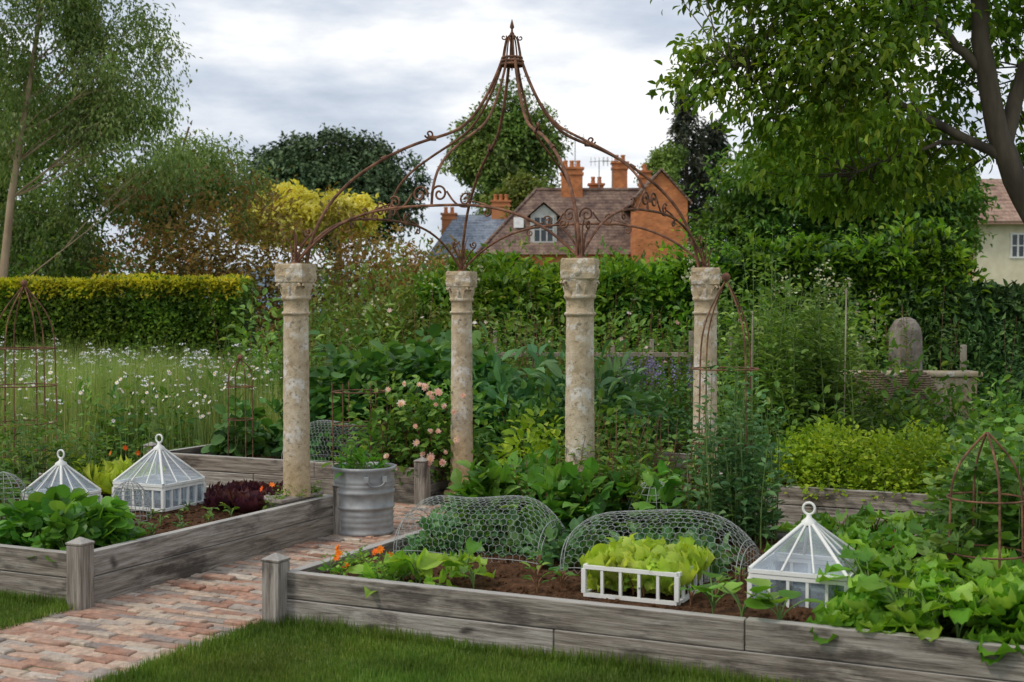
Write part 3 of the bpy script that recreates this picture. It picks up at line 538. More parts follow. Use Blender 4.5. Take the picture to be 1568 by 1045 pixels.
def f(mb):
    for k in range(16):
        a=.12+.42*rng.random();b=.12+.35*rng.random();tall(mb,G(a,b,.215),.13,.05,3,9,.05,.03,th=.003)
    P=A([G(.2,.22,.37),G(.23,.18,.35),G(.38,.3,.35),G(.42,.28,.37),G(.44,.34,.33),G(.14,.3,.30),G(.30,.14,.30)]);n=len(P);s=np.full(n,.024)
    for q in range(2): mb.inst(STAR,P+A([0,0,.006*q]),runit(n)+A([0,0,.2]),A([0,-.8,.7])+runit(n)*.3,np.stack([s,s,s*2],-1),2)
plant('marigold_plants','chard',f,extra=('orange',))
def f(mb):
    for _ in range(170):
        a=2.74+1.5*rng.random();b=.1+.95*rng.random();h=.12*min(1,(a-2.6)*1.5);q=rng.random()
        rosette(mb,G(a,b,.22+h*rng.random()*1.4),12,.10+.08*rng.random(),.10+.05*rng.random(),e0=.1,e1=1.3,T=RUF if q<.4 else RUFD)
    for _ in range(30): a=2.85+1.3*rng.random();b=.15+.85*rng.random();stalked(mb,G(a,b,.22),8,.24,.12,.10,T=RUFD)
plant('chard_plants','chard',f)
def f(mb):
    for (a,b) in [(2.37,.14),(2.55,.1),(2.22,.2)]: stalked(mb,G(a,b,.24),7,.15,.10,.10,T=ROUND,spread=.8)
plant('kohlrabi_plants','chard',f)
def f(mb):
    for _ in range(44): a=2.15+1.5*rng.random();b=1.35+.9*rng.random();stalked(mb,G(a,b,.215),8,.2,.14,.065,T=RUFD,spread=.35)
plant('beetroot_plants','crop',f,'redstem')
def f(mb):
    for _ in range(20): a=1.55+.4*rng.random();b=1.9+.5*rng.random();tall(mb,G(a,b,.2),.7+.45*rng.random(),.14,3,34,.085,.055)
plant('pea_plants','blue',f)
def f(mb):   # peas fill the right-hand end of the bed, leaving the path behind open
    n=0
    while n<34:
        x=2.05+1.5*rng.random();y=5.9+2.0*rng.random();r=A([x,y,0])-O;b=r@Vv;a=r@U
        if b<.55 or b>2.4 or x/y<.335: continue
        hh=.5+.42*rng.random()+.3*min(1,max(0,(x/y-.335)*8));tall(mb,(x,y,.2),hh,.2,4,44,.11,.075,T=ROUND);n+=1
plant('pea_plants','bean',f)
def f(mb): bush(mb,(.85,7.8,.22),(.17,.17,.32),160,.09,.07,stems=8)
plant('cabbage_plant','bean',f)
def f(mb):
    for _ in range(22): x=.3+1.2*rng.random();y=8.3+.6*rng.random();tall(mb,(x,y,.2),.5+.4*rng.random(),.25,4,22,.08,.055,lean=1.3)
    for _ in range(16): x=.2+.85*rng.random();tall(mb,(x,7.88+.2*rng.random(),.2),.42+.22*rng.random(),.2,4,26,.08,.055,lean=1.3)
plant('climbing_rose','mid',f,'redstem')
def f(mb):
    for _ in range(6): bush(mb,(.02+.3*rng.random(),8.75+.4*rng.random(),.1),(.2,.2,.78),150,.08,.05,stems=8)
plant('golden_shrub','bright',f)
def f(mb):
    for _ in range(14): a=-2.15+.72*rng.random();b=.02+.45*rng.random();bush(mb,G(a,b,.22),(.16,.16,.25),90,.09,.08,stems=8,flat=.9,T=ROUND)
plant('strawberry_plants','crop',f)
def f(mb):
    for _ in range(16): a=-3.4+1.1*rng.random();b=.0+.6*rng.random();tall(mb,G(a,b,.2),.35+.2*rng.random(),.15,5,24,.07,.014)
plant('love_in_a_mist','blue',f)
def f(mb):
    for _ in range(22): a=-2.05+.55*rng.random();b=1.65+.7*rng.random();rosette(mb,G(a,b,.23),16,.15,.11,e0=.3)
plant('purple_lettuce','purple',f)
def f(mb):
    for (x,y) in [(-2.95,9.6),(-2.8,9.5),(-2.75,9.75),(-3.1,9.75)]: rosette(mb,(x,y,.25),24,.26,.17,e0=.4)
plant('lettuce','lettuce',f)
def f(mb):
    for _ in range(24): a=-1.95+.6*rng.random();b=.55+1.1*rng.random();stalked(mb,G(a,b,.23),4,.06,.05,.03)
    for _ in range(12): a=-1.42+.1*rng.random();b=1.8+.5*rng.random();tall(mb,G(a,b,.23),.15,.05,3,8,.05,.03,th=.003)
    P=A([(-1.66,9.0,.40),(-1.72,8.95,.38),(-2.97,10,.55),(-2.9,10.1,.5),(-3.05,9.9,.52)]);n=len(P)
    mb.inst(STAR,P,runit(n),A([0,-.8,.6])+runit(n)*.2,np.full((n,3),.026),2)
plant('marigold_plants','mid',f,extra=('orange',))
def f(mb):
    for _ in range(16): a=-4.6+1.6*rng.random();b=1.0+1.3*rng.random();tall(mb,G(a,b,.2),.4+.4*rng.random(),.25,5,24,.09,.05)
plant('sweet_pea_plants','mid',f)
def f(mb):
    for _ in range(34): x=-2.0+1.75*rng.random();y=12.3+1.5*rng.random();bush(mb,(x,y,.1),(.36,.36,.95+.3*rng.random()),190,.14,.125,stems=10,flat=.9,T=ROUND)
    for _ in range(8): x=-2.7+.9*rng.random();bush(mb,(x,12.2+.6*rng.random(),.2),(.24,.24,.5),90,.12,.09,stems=8,T=ROUND)
plant('squash_plants','squash',f)
def f(mb):
    for _ in range(15): x=-1.25+.9*rng.random();y=11.1+.5*rng.random();bush(mb,(x,y,.15),(.28,.28,.88),190,.075,.05,stems=12,shell=.2)
    n=26;P=A([(-1.12+.72*rng.random(),10.82+.12*rng.random(),.28+.72*rng.random()) for _ in range(n)]);s=.036*(.6+.6*rng.random(n))
    for q in range(5): mb.inst(STAR,P+A([0,-.007*q,.002])+rng.normal(size=(n,3))*.004,runit(n),A([0,-1,.35])+runit(n)*.35,np.stack([s*(1-.14*q),s*(1-.14*q),s*(1.6+.5*q)],-1),2)
plant('pink_rose_bush','mid',f,'redstem',('pink',))
def f(mb):
    for _ in range(20): x=-.3+1.4*rng.random();y=11.9+1.2*rng.random();bush(mb,(x,y,.1),(.34,.34,.9+.25*rng.random()),100,.20,.11,stems=8,shell=.2)
plant('artichoke_plants','blue',f)
def f(mb):
    for _ in range(20): x=-.4+1.6*rng.random();y=11.3+.6*rng.random();bush(mb,(x,y,.05),(.3,.25,.65+.25*rng.random()),130,.09,.06,stems=8)
    for _ in range(26): x=-.5+2.6*rng.random();y=13.3+.6*rng.random();tall(mb,(x,y,.1),1.45,.3,4,30,.09,.06,lean=1.2)
plant('rose_bush','mid',f,'redstem')
def f(mb):
    for _ in range(26):
        x=1.0+1.3*rng.random();y=12.6+.8*rng.random();bush(mb,(x,y,.1),(.26,.26,.9),130,.06,.03,stems=6)
        for _ in range(4):
            e=A([x+rng.normal()*.16,y-.1+rng.normal()*.15,.82+.2*rng.random()]);s=8;P=e+A([0,0,1])*np.linspace(0,.14,s)[:,None]+rng.normal(size=(s,3))*.006;mb.inst(DIA,P,runit(s)+A([0,0,.4]),runit(s),np.full((s,3),.025),2)
plant('catmint_plants','blue',f,extra=('lilac',))
def f(mb):
    for _ in range(38): x=2.0+1.1*rng.random();y=11.6+.9*rng.random();tall(mb,(x,y,.1),1.25+.7*rng.random(),.28,5,64,.12,.065,th=.006)
plant('broad_bean_plants','bean',f)
mb=MB()
for x,y,h in ((2.1,11.5,1.6),(2.95,11.6,1.8)): mb.tube([(x,y,0),(x+.02,y,h)],.007,5)
mb.obj('bean_poles',[M['fencewood']])
def f(mb):
    for _ in range(44): a=1.35+2.0*rng.random();b=4.36+.9*rng.random();bush(mb,G(a,b,.2),(.24,.24,.36+.16*rng.random()),400,.042,.03,stems=4,shell=.6,flat=.8)
plant('golden_oregano','bright',f)
def f(mb):
    for _ in range(46): a=1.2+5*rng.random();b=5.4+2.3*rng.random();bush(mb,G(a,b,.1),(.3,.3,.55+.4*rng.random()),120,.09,.05,stems=6)
plant('herb_plants','mid',f)
def f(mb):
    for _ in range(34): a=3.3+2.2*rng.random();b=4.7+1.2*rng.random();tall(mb,G(a,b,.2),.85+.4*rng.random(),.24,7,60,.10,.014,T=BLADE)
plant('fennel_plants','bean',f)
def f(mb):
    for _ in range(60): x=-1+6*rng.random();y=13.5+2.2*rng.random();bush(mb,(x,y,.0),(.42,.4,.75+.5*rng.random()),130,.11,.06,stems=5)
    for _ in range(34): x=3.0+3.6*rng.random();y=12.4+1.2*rng.random();bush(mb,(x,y,.0),(.4,.35,.75+.2*rng.random()),150,.09,.05,stems=5)
plant('border_perennials','mid',f)
def f(mb):
    for _ in range(50): x=-3.4+7.5*rng.random();y=14.6+2.0*rng.random();bush(mb,(x,y,.0),(.5,.4,1.1+.8*rng.random()),190,.12,.06,stems=5)
plant('border_shrubs','bean',f)
def f(mb):
    for _ in range(46): x=-3.0+8.5*rng.random();y=14.2+1.2*rng.random();tall(mb,(x,y,.1),1.35+.6*rng.random(),.35,3,26,.09,.05,lean=1.2)
    n=26;P=A([(-3+8.5*rng.random(),14.2+rng.random(),.9+.7*rng.random()) for _ in range(n)]);s=.025+.015*rng.random(n);mb.inst(STAR,P,runit(n),A([0,-1,.4])+runit(n)*.3,np.stack([s,s,s],-1),2)
plant('tall_perennials','mid',f,'redstem',('pink',))
# meadow
mb=MB();n=120000;x=-11+9.4*rng.random(n);y=12.3+9*rng.random(n);keep=~((x>-4.2+.0*(y))&(y<13.6-.45*(x+3)))|(x<-4.4);x=x[keep];y=y[keep];n=len(x)
patch=.5+.5*np.sin(x*1.3+1)*np.sin(y*.9);az=rng.random(n)*2*pi;ln=(.35+.7*rng.random(n)**1.5)*(.75+.45*patch);ti=.15+.6*rng.random(n)
D=np.stack([np.cos(az)*ti,np.sin(az)*ti,np.ones(n)],-1);mb.inst(BLADE,np.stack([x,y,0*x],-1),D,np.stack([-np.cos(az),-np.sin(az),.2+0*az],-1),np.stack([.007+.007*rng.random(n),ln,ln],-1),0)
mb.obj('meadow_grass',[M['grass']])
mb=MB();n=2800;x=-10+8.0*rng.random(n);y=12.6+8*rng.random(n);k=(np.sin(x*1.7)+np.sin(y*1.3+x*.7)+rng.normal(size=n)*.7>.2)&(x<-2.6);x=x[k];y=y[k];n=len(x);z=.5+.5*rng.random(n)
P=np.stack([x,y,z],-1);N=A([.1,-.6,.85])+runit(n)*.7;D=runit(n);s=.014+.016*rng.random(n);mb.inst(STAR,P,D,N,np.stack([s,s,s*.4],-1),0);mb.inst(DISC,P+norm(N)*.005,D,N,np.stack([s*.33,s*.33,s],-1),1)
for i in range(0,n): mb.tube([(x[i]+.03,y[i],0),(x[i]+.02,y[i]+.02,z[i]*.5),(x[i],y[i]+.006,z[i]-.003)],.0025,3,2)
mb.obj('oxeye_daisies',[M['white'],M['gold'],M['stem']])
mb=MB()
for _ in range(130):
    x=-9+6.2*rng.random();y=13.0+6.0*rng.random();h=.6+.5*rng.random();mb.tube([(x,y,0),(x+.03,y,h*.5),(x,y,h)],.004,3,1)
    for _q in range(3):
        k=14;ox,oy,oz=rng.normal()*.07,rng.normal()*.07,rng.normal()*.05;an=rng.random(k)*2*pi;r=.045*np.sqrt(rng.random(k));P=np.stack([x+ox+r*np.cos(an),y+oy+r*np.sin(an),h+oz+.03-r*.3+rng.normal(size=k)*.006],-1);mb.inst(DISC,P,runit(k),A([0,-.2,1.])+runit(k)*.6,np.full((k,3),.008),0)
        mb.tube([(x,y,h-.12),(x+ox,y+oy,h+oz)],.002,3,1)
mb.obj('cow_parsley',[M['white'],M['stem']])
def f(mb):
    for _ in range(26): x=-8.5+6.0*rng.random();y=13+6*rng.random();tall(mb,(x,y,0),.8+.6*rng.random(),.3,5,24,.12,.05)
    for _ in range(16): x=-4.6+1.4*rng.random();y=13+3*rng.random();bush(mb,(x,y,0),(.3,.3,.8),120,.11,.055)
plant('meadow_wildflowers','mid',f)
# ================================================================== HEDGES AND SHRUBS
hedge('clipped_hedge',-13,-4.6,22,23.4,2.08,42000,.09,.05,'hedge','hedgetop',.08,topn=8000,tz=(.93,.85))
hedge('laurel_hedge',2.2,5.9,17.2,19,2.2,18000,.15,.07,'dark','laurel',.35,LEAF,topn=4000,slope=.04,tz=(.80,.45))
hedge('laurel_hedge',5.95,11.5,17.4,19,1.9,14000,.15,.07,'dark',None,.3,LEAF)
hedge('garden_hedge',-1.2,3.4,17.4,19,1.9,12000,.13,.06,'mid','laurel',.4,LEAF,topn=3000,slope=.07,tz=(.8,.4))
def f(mb):
    for _ in range(46):
        x=2.1+4.2*rng.random();y=17.2+1.2*rng.random();h=1.95+.55*rng.random();bush(mb,(x,y,.5),(.45,.5,h-.3),230,.15,.075,T=LEAF,stems=6,shell=.6,flat=.5)
    for _ in range(20):
        x=-.6+2.8*rng.random();y=17.2+1.2*rng.random();bush(mb,(x,y,.3),(.4,.45,1.5+.7*rng.random()),200,.14,.07,T=LEAF,stems=6,shell=.6,flat=.5)
    for _ in range(60): x=2.2+3.9*rng.random();tall(mb,(x,17.3+.8*rng.random(),1.9),.55+.35*rng.random(),.1,2,16,.12,.06)
plant('laurel_hedge','laurel',f)
def f(mb):
    for _ in range(46):
        x=-2.75+2.9*rng.random();y=17+1.8*rng.random();bush(mb,(x,y,0),(.7,.7,1.6+.75*rng.random()),480,.12,.055,T=DIA,stems=5,low=0,shell=.5)
plant('mixed_shrubs','olive',f)
def f(mb):
    for _ in range(30):
        x=2.3+4.4*rng.random();y=16.6+.6*rng.random();bush(mb,(x,y,.3*rng.random()),(.6,.5,.9+.85*rng.random()),380,.12,.05,T=DIA,stems=6,shell=.5)
plant('viburnum_shrubs','dark',f)
mb=MB()
for _ in range(60):
    q=rng.random()
    if q<.55: c=A([3.9+1.1*rng.normal()*.4,16.2+.3*rng.random(),1.2+.9*rng.random()])
    elif q<.7: c=A([2.2+.4*rng.random(),16.6,1.9+.6*rng.random()])
    else: c=A([-2.7+2.4*rng.random(),16.4+.4*rng.random(),1.5+.7*rng.random()])
    k=12;P=c+rng.normal(size=(k,3))*A([.035,.05,.07]);mb.inst(DIA,P,runit(k),A([0,-.6,.8])+runit(k)*.5,np.full((k,3),.035)*(.5+rng.random((k,1))),0)
mb.obj('viburnum_blossom',[M['cream']])
def f(mb):
    for _ in range(50):
        x=-7.4+6.6*rng.random();y=25+3*rng.random();h=2.5+.7*rng.random()+(1.2 if x<-4.6 else (.6 if x<-3 else 0));bush(mb,(x,y,0),(.9,.9,h),640,.14,.07,T=DIA,stems=5,shell=.5)
plant('bronze_shrubs','brown',f)
def f(mb):
    for _ in range(34):
        x=-4.5+12*rng.random();y=28+4*rng.random();h=2.3+1.0*rng.random();bush(mb,(x,y,0),(1.2,1,h),560,.16,.08,T=DIA,stems=5,shell=.5)
    for _ in range(22):
        x=-13+7*rng.random();y=26+4*rng.random();h=2.4+1.2*rng.random();bush(mb,(x,y,0),(1.2,1,h),560,.16,.08,T=DIA,stems=5,shell=.5)
plant('background_shrubs','mid',f)
# ================================================================== TREES
def blobs(n,c,R,r0,r1):
    out=[]
    for i in range(n):
        d=runit(1)[0]*A(R)*(rng.random()**.4);r=r0+(r1-r0)*rng.random();out.append((c[0]+d[0],c[1]+d[1],c[2]+d[2],r,r,r*.8))
    return out
B=blobs(24,(-8.6,25,6.2),(1.8,1.5,3.3),.6,1.0)+[(-6.9,25,5.4,.7,.7,.6),(-6.6,25,4.3,.7,.7,.7),(-7.2,25,7.0,.7,.7,.6),(-6.8,25,6.3,.6,.6,.5)]
tree('birch_tree',[(-9.6,24.3,0),(-9.5,24.3,2),(-9.3,24.4,4),(-9.0,24.6,6),(-8.7,24.8,8.5)],B,.10,560,60,.36,.10,.045,'willow','birchbark',droop=.9,shell=.3,flat=1.1,nsub=7,ratio=.17)
B=blobs(14,(-6.6,28,3.9),(1.2,1,1.1),.5,.8)+blobs(10,(-9,28,3.6),(2,1,1.2),.6,1)
tree('birch_tree',[(-8,28,0),(-7.8,28,2),(-7.4,28,4),(-6.9,28,5.5)],B,.08,440,50,.33,.11,.05,'willow','birchbark',droop=.9,shell=.3,flat=1.2,nsub=7,ratio=.2)
B=blobs(18,(-12.3,31,4.6),(3.0,2,3.4),.9,1.5)
tree('ash_tree',[(-12,31,0),(-12,31,4),(-12.3,31,8)],B,.2,480,50,.5,.17,.08,'mid','bark',droop=.5,shell=.4,ratio=.25)
B=blobs(26,(-12.2,90,9.4),(5.0,3,2.9),2.2,2.8)+[(-15.5,90,10.4,2.5,2,2.2),(-9.5,90,10.2,2.5,2,2.2),(-12.5,90,11.8,3,2,2)]
tree('oak_tree',[(-12,90,0),(-12,90,4),(-12,90,8)],B,.5,1400,32,.75,.36,.22,'fardark',shell=.75)
B=blobs(16,(-.5,102,12.8),(2.5,2,4.6),1.9,2.5)+[(-.4,102,18,1.7,1.7,1.5),(-2.6,102,13,2,2,2),(1.8,102,14,2,2,2),(-2,102,16,1.6,1.6,1.4),(1.5,102,16.5,1.6,1.6,1.4),(3.0,102,14.5,1.4,1.6,1.2)]
tree('lime_tree',[(0,102,0),(0,102,8),(0,102,15)],B,.4,1000,30,.8,.36,.22,'far',shell=.7)
B=blobs(9,(.5,96,8.6),(2.2,2,2.2),1.2,1.7)
tree('yew_tree',[(.3,96,0),(.3,96,5),(.3,96,9)],B,.25,400,30,.6,.3,.2,'olive',shell=.7)
def conifer(name,x,y,h,r,leaf='conifer'):
    mb=MB();mb.tube([(x,y,0),(x,y,h*.5),(x,y,h)],[.3,.2,.04],8,1)
    for lv in range(26):
        t=lv/26;z=h*(.2+.8*t);rr=r*(1-t)**.75*(.8+.4*rng.random())+.2
        for k in range(7):
            a=rng.random()*2*pi;e=A([x+rr*math.cos(a),y+rr*math.sin(a),z-.15*rr]);s=A([x,y,z+.2]);n=36;q=rng.random(n)**.7;P=s+(e-s)*q[:,None]+rng.normal(size=(n,3))*.2
            mb.inst(DIA,P,(e-s)[None]/max(rr,.1)*.8+runit(n)*.6+A([0,0,-.2]),A([0,0,1.])+runit(n)*.5,np.tile(A([[.17,.42,.42]]),(n,1)),0)
            mb.tube([s,(s+e)/2,e],[.05,.03,.01],4,1)
    mb.obj(name,[M[leaf],M['bark']])
conifer('cypress_tree',12.0,90,16.6,2.4);conifer('cypress_tree',14.2,92,14.8,2.4)
B=blobs(8,(10.2,88,10.6),(1,1,1.8),.9,1.3);tree('hawthorn_tree',[(10.2,88,0),(10.2,88,9)],B,.2,260,30,.5,.26,.15,'far',shell=.6)
B=blobs(18,(-5.35,33,4.0),(1.6,.9,.4),.4,.6);tree('golden_tree',[(-5.2,33,0),(-5.2,33,2),(-5.2,33,3.6)],B,.1,620,34,.28,.16,.09,'yellow',shell=.65)
B=blobs(28,(7.9,32,4.1),(2.6,1.6,2.1),.9,1.4);tree('holly_tree',[(8.3,32,0),(8.3,32,3),(8.3,32,5)],B,.25,1300,38,.42,.17,.09,'mid',shell=.6)
B=blobs(8,(10.0,32,4.0),(.6,1,1.2),.7,1.0);tree('holly_tree',[(10,32,0),(10,32,5)],B,.15,360,36,.42,.17,.09,'mid',shell=.6)
B=blobs(8,(10.4,45,6.6),(2.5,1.5,1.0),1.0,1.4);tree('field_maple_tree',[(10.5,45,0),(10.5,45,5)],B,.25,400,32,.5,.2,.12,'far',shell=.6)
# walnut
mb=MB();ip=interp_path
def bough(q,r0,r1,n=22):
    p=ip(q,n);p[1:-1]+=rng.normal(size=(n-2,3))*.008;mb.tube(p,np.linspace(r0,r1,n),9,1);return p
bp=[bough([(6.1,12,-.05),(5.75,12,1.0),(5.15,12,1.95),(4.72,12,2.55),(4.48,12,3.05),(4.33,12,3.75),(4.25,12,4.5),(4.2,12,5.8)],.17,.05,30)[14:],
    bough([(4.5,12,3.0),(4.15,12,3.18),(3.7,12,3.42),(3.1,12,3.7),(2.4,12,3.88),(1.9,12,3.82)],.05,.012),
    bough([(4.48,12,3.02),(4.66,12.1,3.6),(4.85,12.1,4.1),(5.2,12,4.9)],.085,.04),
    bough([(4.33,12,3.75),(3.9,12,4.2),(3.4,12,4.6),(2.7,12,4.9)],.05,.015),
    bough([(4.2,12,3.16),(3.85,12,3.12),(3.5,12,3.0),(3.1,12.1,2.85)],.025,.008)]
bp=np.concatenate(bp)
B=[(1.7,12,3.72,.34,.4,.22),(2.05,12.1,3.98,.45,.6,.34),(2.5,12,4.3,.6,.8,.45),(2.35,12,3.5,.5,.6,.42),(2.85,11.7,3.75,.6,.8,.5),(3.1,12.2,4.5,.7,.9,.5),(3.3,12,3.3,.6,.7,.45),(2.55,12.2,3.0,.45,.5,.35),
   (3.45,11.8,4.05,.6,.8,.45),(3.05,12.5,2.8,.45,.5,.3),(3.5,12.5,2.85,.45,.5,.3),(4.0,12.6,4.6,.6,.8,.4),(4.75,12.3,4.3,.5,.7,.35),(5.0,12.3,3.75,.4,.5,.35),(3.95,12.8,3.0,.4,.5,.3),(2.2,12.5,4.8,.8,1,.45),(5.2,11.8,4.8,.7,.9,.4),(3.6,11.5,5.2,1.3,1.2,.45),
   (4.3,12.8,3.9,.4,.5,.3),(4.05,12.6,3.45,.35,.5,.25),(4.5,11.5,4.75,.5,.5,.3),(4.45,12.9,3.1,.3,.4,.25),(5.15,12.6,3.15,.3,.4,.25)]
C=crown(mb,B,720,27,.24,.095,.048,T=LEAF,droop=.45,shell=.2,flat=.8)
for c in C[::2]:
    d=np.linalg.norm(bp-c,axis=1);near=bp[np.argsort(d)[rng.integers(0,3)]]
    if np.linalg.norm(near-c)>1.3: continue
    m_=(near+c)/2+rng.normal(size=3)*.06;t=np.linspace(0,1,6)[:,None];mb.tube((1-t)**2*near+2*t*(1-t)*m_+t*t*c,.010-.007*t[:,0],4,1)
mb.obj('walnut_tree',[M['walnut'],M['bark']])
# ================================================================== HOUSES
def empty(n,loc=(0,0,0)):
    e=bpy.data.objects.new(n,None);bpy.context.scene.collection.objects.link(e);e.location=loc;return e
def part(par,name,mats,fn,bevel=0): 
    mb=MB();fn(mb);return mb.obj(name,mats,parent=par,bevel=bevel)
def chimney(mb,x,y,z0,z1,w,d,pots=2):
    mb.box(x-w/2,x+w/2,y-d/2,y+d/2,z0,z1,0);mb.box(x-w/2-.07,x+w/2+.07,y-d/2-.07,y+d/2+.07,z1-.35,z1-.2,0);mb.box(x-w/2-.1,x+w/2+.1,y-d/2-.1,y+d/2+.1,z1+.002,z1+.12,0)
    for i in range(pots): px=x+(i-(pots-1)/2)*w/max(pots,1)*.9;mb.rings([(.15,2,z1+.12),(.12,2,z1+.45),(.16,2,z1+.5),(.14,2,z1+.56)],(px,y,0),12,1)
def window(par,x0,x1,y,z0,z1,nx=2,nz=2,mt='paint'):
    def fr(mb):
        t=.08;mb.box(x0-t,x1+t,y-.06,y-.003,z0-t,z0,0);mb.box(x0-t,x1+t,y-.06,y-.003,z1,z1+t,0)
        for i in range(nx+1): c=x0+(x1-x0)*i/nx;mb.box(c-t/2,c+t/2,y-.062,y-.003,z0,z1,0)
        for i in range(1,nz): c=z0+(z1-z0)*i/nz;mb.box(x0,x1,y-.05,y-.003,c-.025,c+.025,0)
    part(par,'window_frame',[M[mt]],fr);part(par,'window_pane',[M['winglass']],lambda mb:mb.add([(x0,y-.02,z0),(x1,y-.02,z0),(x1,y-.02,z1),(x0,y-.02,z1)],[(0,1,2,3)]))
h=empty('brick_house')
def w(mb):
    mb.box(-1.8,9.9,77.2,85,0,4.95);mb.box(7.0,10.0,74.5,77.19,0,7.8)
    mb.add([(7.0,74.5,7.8),(10.0,74.5,7.8),(8.5,74.5,9.4)],[(0,1,2)]);mb.add([(9.9,77.2,4.95),(9.9,85,4.95),(9.9,81.1,8.8)],[(0,1,2)])
part(h,'walls',[M['brick']],w)
def r(mb):
    mb.add([(-2.1,76.8,4.8),(10.1,76.8,4.8),(10.1,81.1,8.95),(1.5,81.1,8.95),(-2.1,85.4,4.8),(10.1,85.4,4.8)],[(0,1,2,3),(5,4,3,2)]);mb.add([(-2.1,76.8,4.8),(1.5,81.1,8.95),(-2.1,85.4,4.8)],[(0,1,2)])
    for s in (-1,1):
        x=8.5;V=[(x,74.3,9.62),(x,82,9.62),(x+s*1.75,82,7.66),(x+s*1.75,74.3,7.66)];V+=[(a,b,c-.14) for a,b,c in V];mb.add(V,[(0,1,2,3),(4,7,6,5),(0,3,7,4),(1,5,6,2),(3,2,6,7)])
    mb.tube([(1.4,81.1,8.98),(10.1,81.1,8.98)],.12,6);mb.tube([(-2.1,76.8,4.85),(1.5,81.1,8.98)],.1,6)
part(h,'roof',[M['tile']],r)
def ch(mb):
    chimney(mb,3.7,81,8.2,10.2,1.3,.8,3);chimney(mb,6.7,81.5,8.2,10.6,.9,.8,2);chimney(mb,8.4,83,8.5,10.2,.7,.7,1);chimney(mb,5.4,84,8.3,9.5,.9,.7,2)
part(h,'chimneys',[M['brick'],M['pot']],ch)
def d(mb):
    mb.box(1.1,2.65,77.6,80.5,5.2,7.15,0)
    mb.add([(1.1,77.6,7.15),(2.65,77.6,7.15),(1.875,77.6,7.8)],[(0,1,2)],0)
    for s in (-1,1): mb.add([(1.875,77.3,7.92),(1.875,80.8,7.92),(1.875+s*1.0,80.8,7.05),(1.875+s*1.0,77.3,7.05)],[(0,1,2,3)],1)
part(h,'dormer',[M['oldpaint'],M['tile']],d);window(h,1.3,2.45,77.6,5.6,7.0,3,2,'oldpaint')
part(h,'skylight',[M['oldpaint']],lambda mb:mb.add([(.1,78.3,6.45),(.7,78.3,6.45),(.7,79,7.12),(.1,79,7.12)],[(0,1,2,3)]))
def an(mb):
    for x,y,z in ((3.9,81,10.3),(5.4,81.2,8.9),(6.2,81.2,8.9)):
        mb.tube([(x,y,z),(x,y,z+1.9)],.03,4);mb.tube([(x-.6,y,z+1.8),(x+.6,y,z+1.9)],.02,4)
        for k in range(5): mb.tube([(x-.5+.25*k,y,z+1.55),(x-.5+.25*k,y,z+2.1)],.015,4)
part(h,'tv_aerials',[M['wire']],an)
h=empty('slate_roof_house')
part(h,'walls',[M['brick']],lambda mb:mb.box(-5.5,1.8,90,97,0,5.3))
def r(mb):
    mb.add([(-5.9,89.6,5.1),(2.1,89.6,5.1),(.9,93.5,8.3),(-4.0,93.5,8.3),(2.1,97.4,5.1),(-5.9,97.4,5.1)],[(0,1,2,3),(5,3,2,4)]);mb.add([(-5.9,89.6,5.1),(-4.0,93.5,8.3),(-5.9,97.4,5.1)],[(0,1,2)]);mb.add([(2.1,89.6,5.1),(2.1,97.4,5.1),(.9,93.5,8.3)],[(0,1,2)])
part(h,'roof',[M['slate']],r)
def ch(mb): chimney(mb,-.8,93.5,7.4,9.2,1.3,.8,3);chimney(mb,-4.5,93.5,6.8,8.3,1.0,.8,2)
part(h,'chimneys',[M['pot'],M['pot']],ch)
h=empty('cream_cottage')
def w(mb): mb.box(21.3,33,60,67,0,5.8,0);mb.box(19.9,21.29,60.5,66,0,5.7,1)
part(h,'walls',[M['render'],M['brick']],w)
def r(mb):
    mb.add([(19.5,59.4,5.6),(34,59.4,5.6),(34,63.5,7.9),(20.6,63.5,7.9),(34,67.4,5.6),(19.5,67.4,5.6)],[(0,1,2,3),(5,3,2,4)]);mb.add([(19.5,59.4,5.6),(20.6,63.5,7.9),(19.5,67.4,5.6)],[(0,1,2)])
    mb.box(19.5,34,59.38,59.5,5.45,5.59)
part(h,'roof',[M['redtile']],r);window(h,22.9,23.5,60,4.0,5.0,2,2);window(h,24.6,25.6,60,3.3,4.5,2,2)
# ================================================================== SMALL THINGS IN THE BACKGROUND
mb=MB()
for xx in np.arange(-.6,3.0,.42): h_=1.2+.2*rng.random();mb.box(xx-.022,xx+.022,13.98,14.02,0,h_,0)
mb.box(-.7,3.1,13.94,13.975,1.1,1.15,0)
for xx in (3.5,3.75,4.0,5.2): mb.box(xx-.03,xx+.03,15.0,15.06,0,1.2,0)
mb.obj('timber_rail_fence',[M['fencewood']],bevel=.004)
mb=MB();mb.rings([(.17,10,0),(.17,10,.5),(.15,10,.56),(.145,10,.9),(.14,10,1.2),(.142,9,1.3),(.14,6,1.38),(.125,4,1.44),(.095,3,1.49),(.04,2,1.52)],(4.46,14.8,0),40,0,.006,.3,sm=False);mb.obj('stone_pillar',[M['grey']])
mb=MB();mb.box(3.6,5.0,14.0,14.3,0,.88,0);mb.box(3.55,5.05,13.96,14.34,.882,.94,0);mb.obj('low_stone_wall',[M['stone']],bevel=.02)
for x,y in ((3.75,13.6),(4.25,13.8)):
    mb=MB()
    for z in np.linspace(0,.3,14): q=.24*math.sqrt(max(1-(z/.32)**2,.02));a=np.arange(30)/30*2*pi;mb.tube(np.stack([x+(q+.008*np.sin(a*12+z*90))*np.cos(a),y+(q+.008*np.sin(a*12+z*90))*np.sin(a),.66+z+0*a],-1),.012,5,0,True)
    mb.tube([(x,y,0),(x,y,.66)],.03,6);mb.obj('wicker_cloche',[M['wicker']])
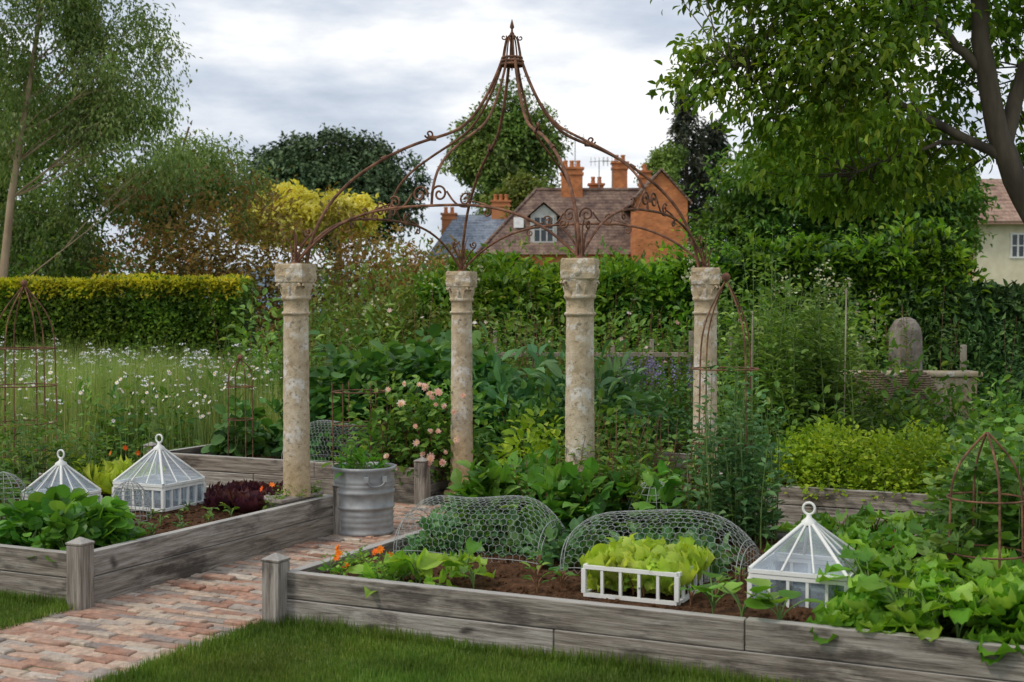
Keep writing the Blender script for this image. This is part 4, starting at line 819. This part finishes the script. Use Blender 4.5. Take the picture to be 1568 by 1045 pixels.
# ================================================================== SKY, SUN, CAMERA
w=bpy.data.worlds.new('World');bpy.context.scene.world=w;w.use_nodes=True;nt=w.node_tree
for n in list(nt.nodes): nt.nodes.remove(n)
sd=norm(A([-.66,-.34,.80]));el=math.asin(sd[2]);rot=math.atan2(sd[0],sd[1])
sky=nd(nt,'ShaderNodeTexSky',sky_type='NISHITA',sun_disc=False,sun_elevation=el,sun_rotation=rot)
b1=nd(nt,'ShaderNodeBackground');b1.inputs[1].default_value=.14;nt.links.new(sky.outputs[0],b1.inputs[0])
n1=noise(nt,3.6,8,sc=(1.2,1.2,4.0),coord='Generated',rough=.56);n2=noise(nt,2.2,5,sc=(1,1,4.5),coord='Generated')
cc=ramp(nt,[(.36,(.52,.59,.70)),(.46,(.69,.75,.85)),(.54,(.90,.93,.98)),(.62,(1.15,1.15,1.15))],n1)
b2=nd(nt,'ShaderNodeBackground');b2.inputs[1].default_value=1.0;nt.links.new(cc,b2.inputs[0])
mx=nd(nt,'ShaderNodeMixShader');nt.links.new(ramp(nt,[(.36,g3(.62)),(.5,g3(.95))],n2),mx.inputs[0]);nt.links.new(b1.outputs[0],mx.inputs[1]);nt.links.new(b2.outputs[0],mx.inputs[2])
out=nd(nt,'ShaderNodeOutputWorld');nt.links.new(mx.outputs[0],out.inputs[0])
sl=bpy.data.lights.new('sun','SUN');sl.energy=1.5;sl.angle=math.radians(10);sl.color=(1,.92,.80);so=bpy.data.objects.new('sun',sl);bpy.context.scene.collection.objects.link(so)
so.rotation_euler=Vector(sd).to_track_quat('Z','Y').to_euler()
cam=bpy.data.cameras.new('camera');co=bpy.data.objects.new('camera',cam);bpy.context.scene.collection.objects.link(co)
cam.lens=45.9;cam.sensor_width=36;cam.clip_end=3000;co.location=(0,0,1.62);co.rotation_euler=(math.radians(90-1.43),0,0)
cam.dof.use_dof=True;cam.dof.focus_distance=9.3;cam.dof.aperture_fstop=4.0
bpy.context.scene.camera=co
vs=bpy.context.scene.view_settings;vs.view_transform='Standard';vs.look='None';vs.exposure=0
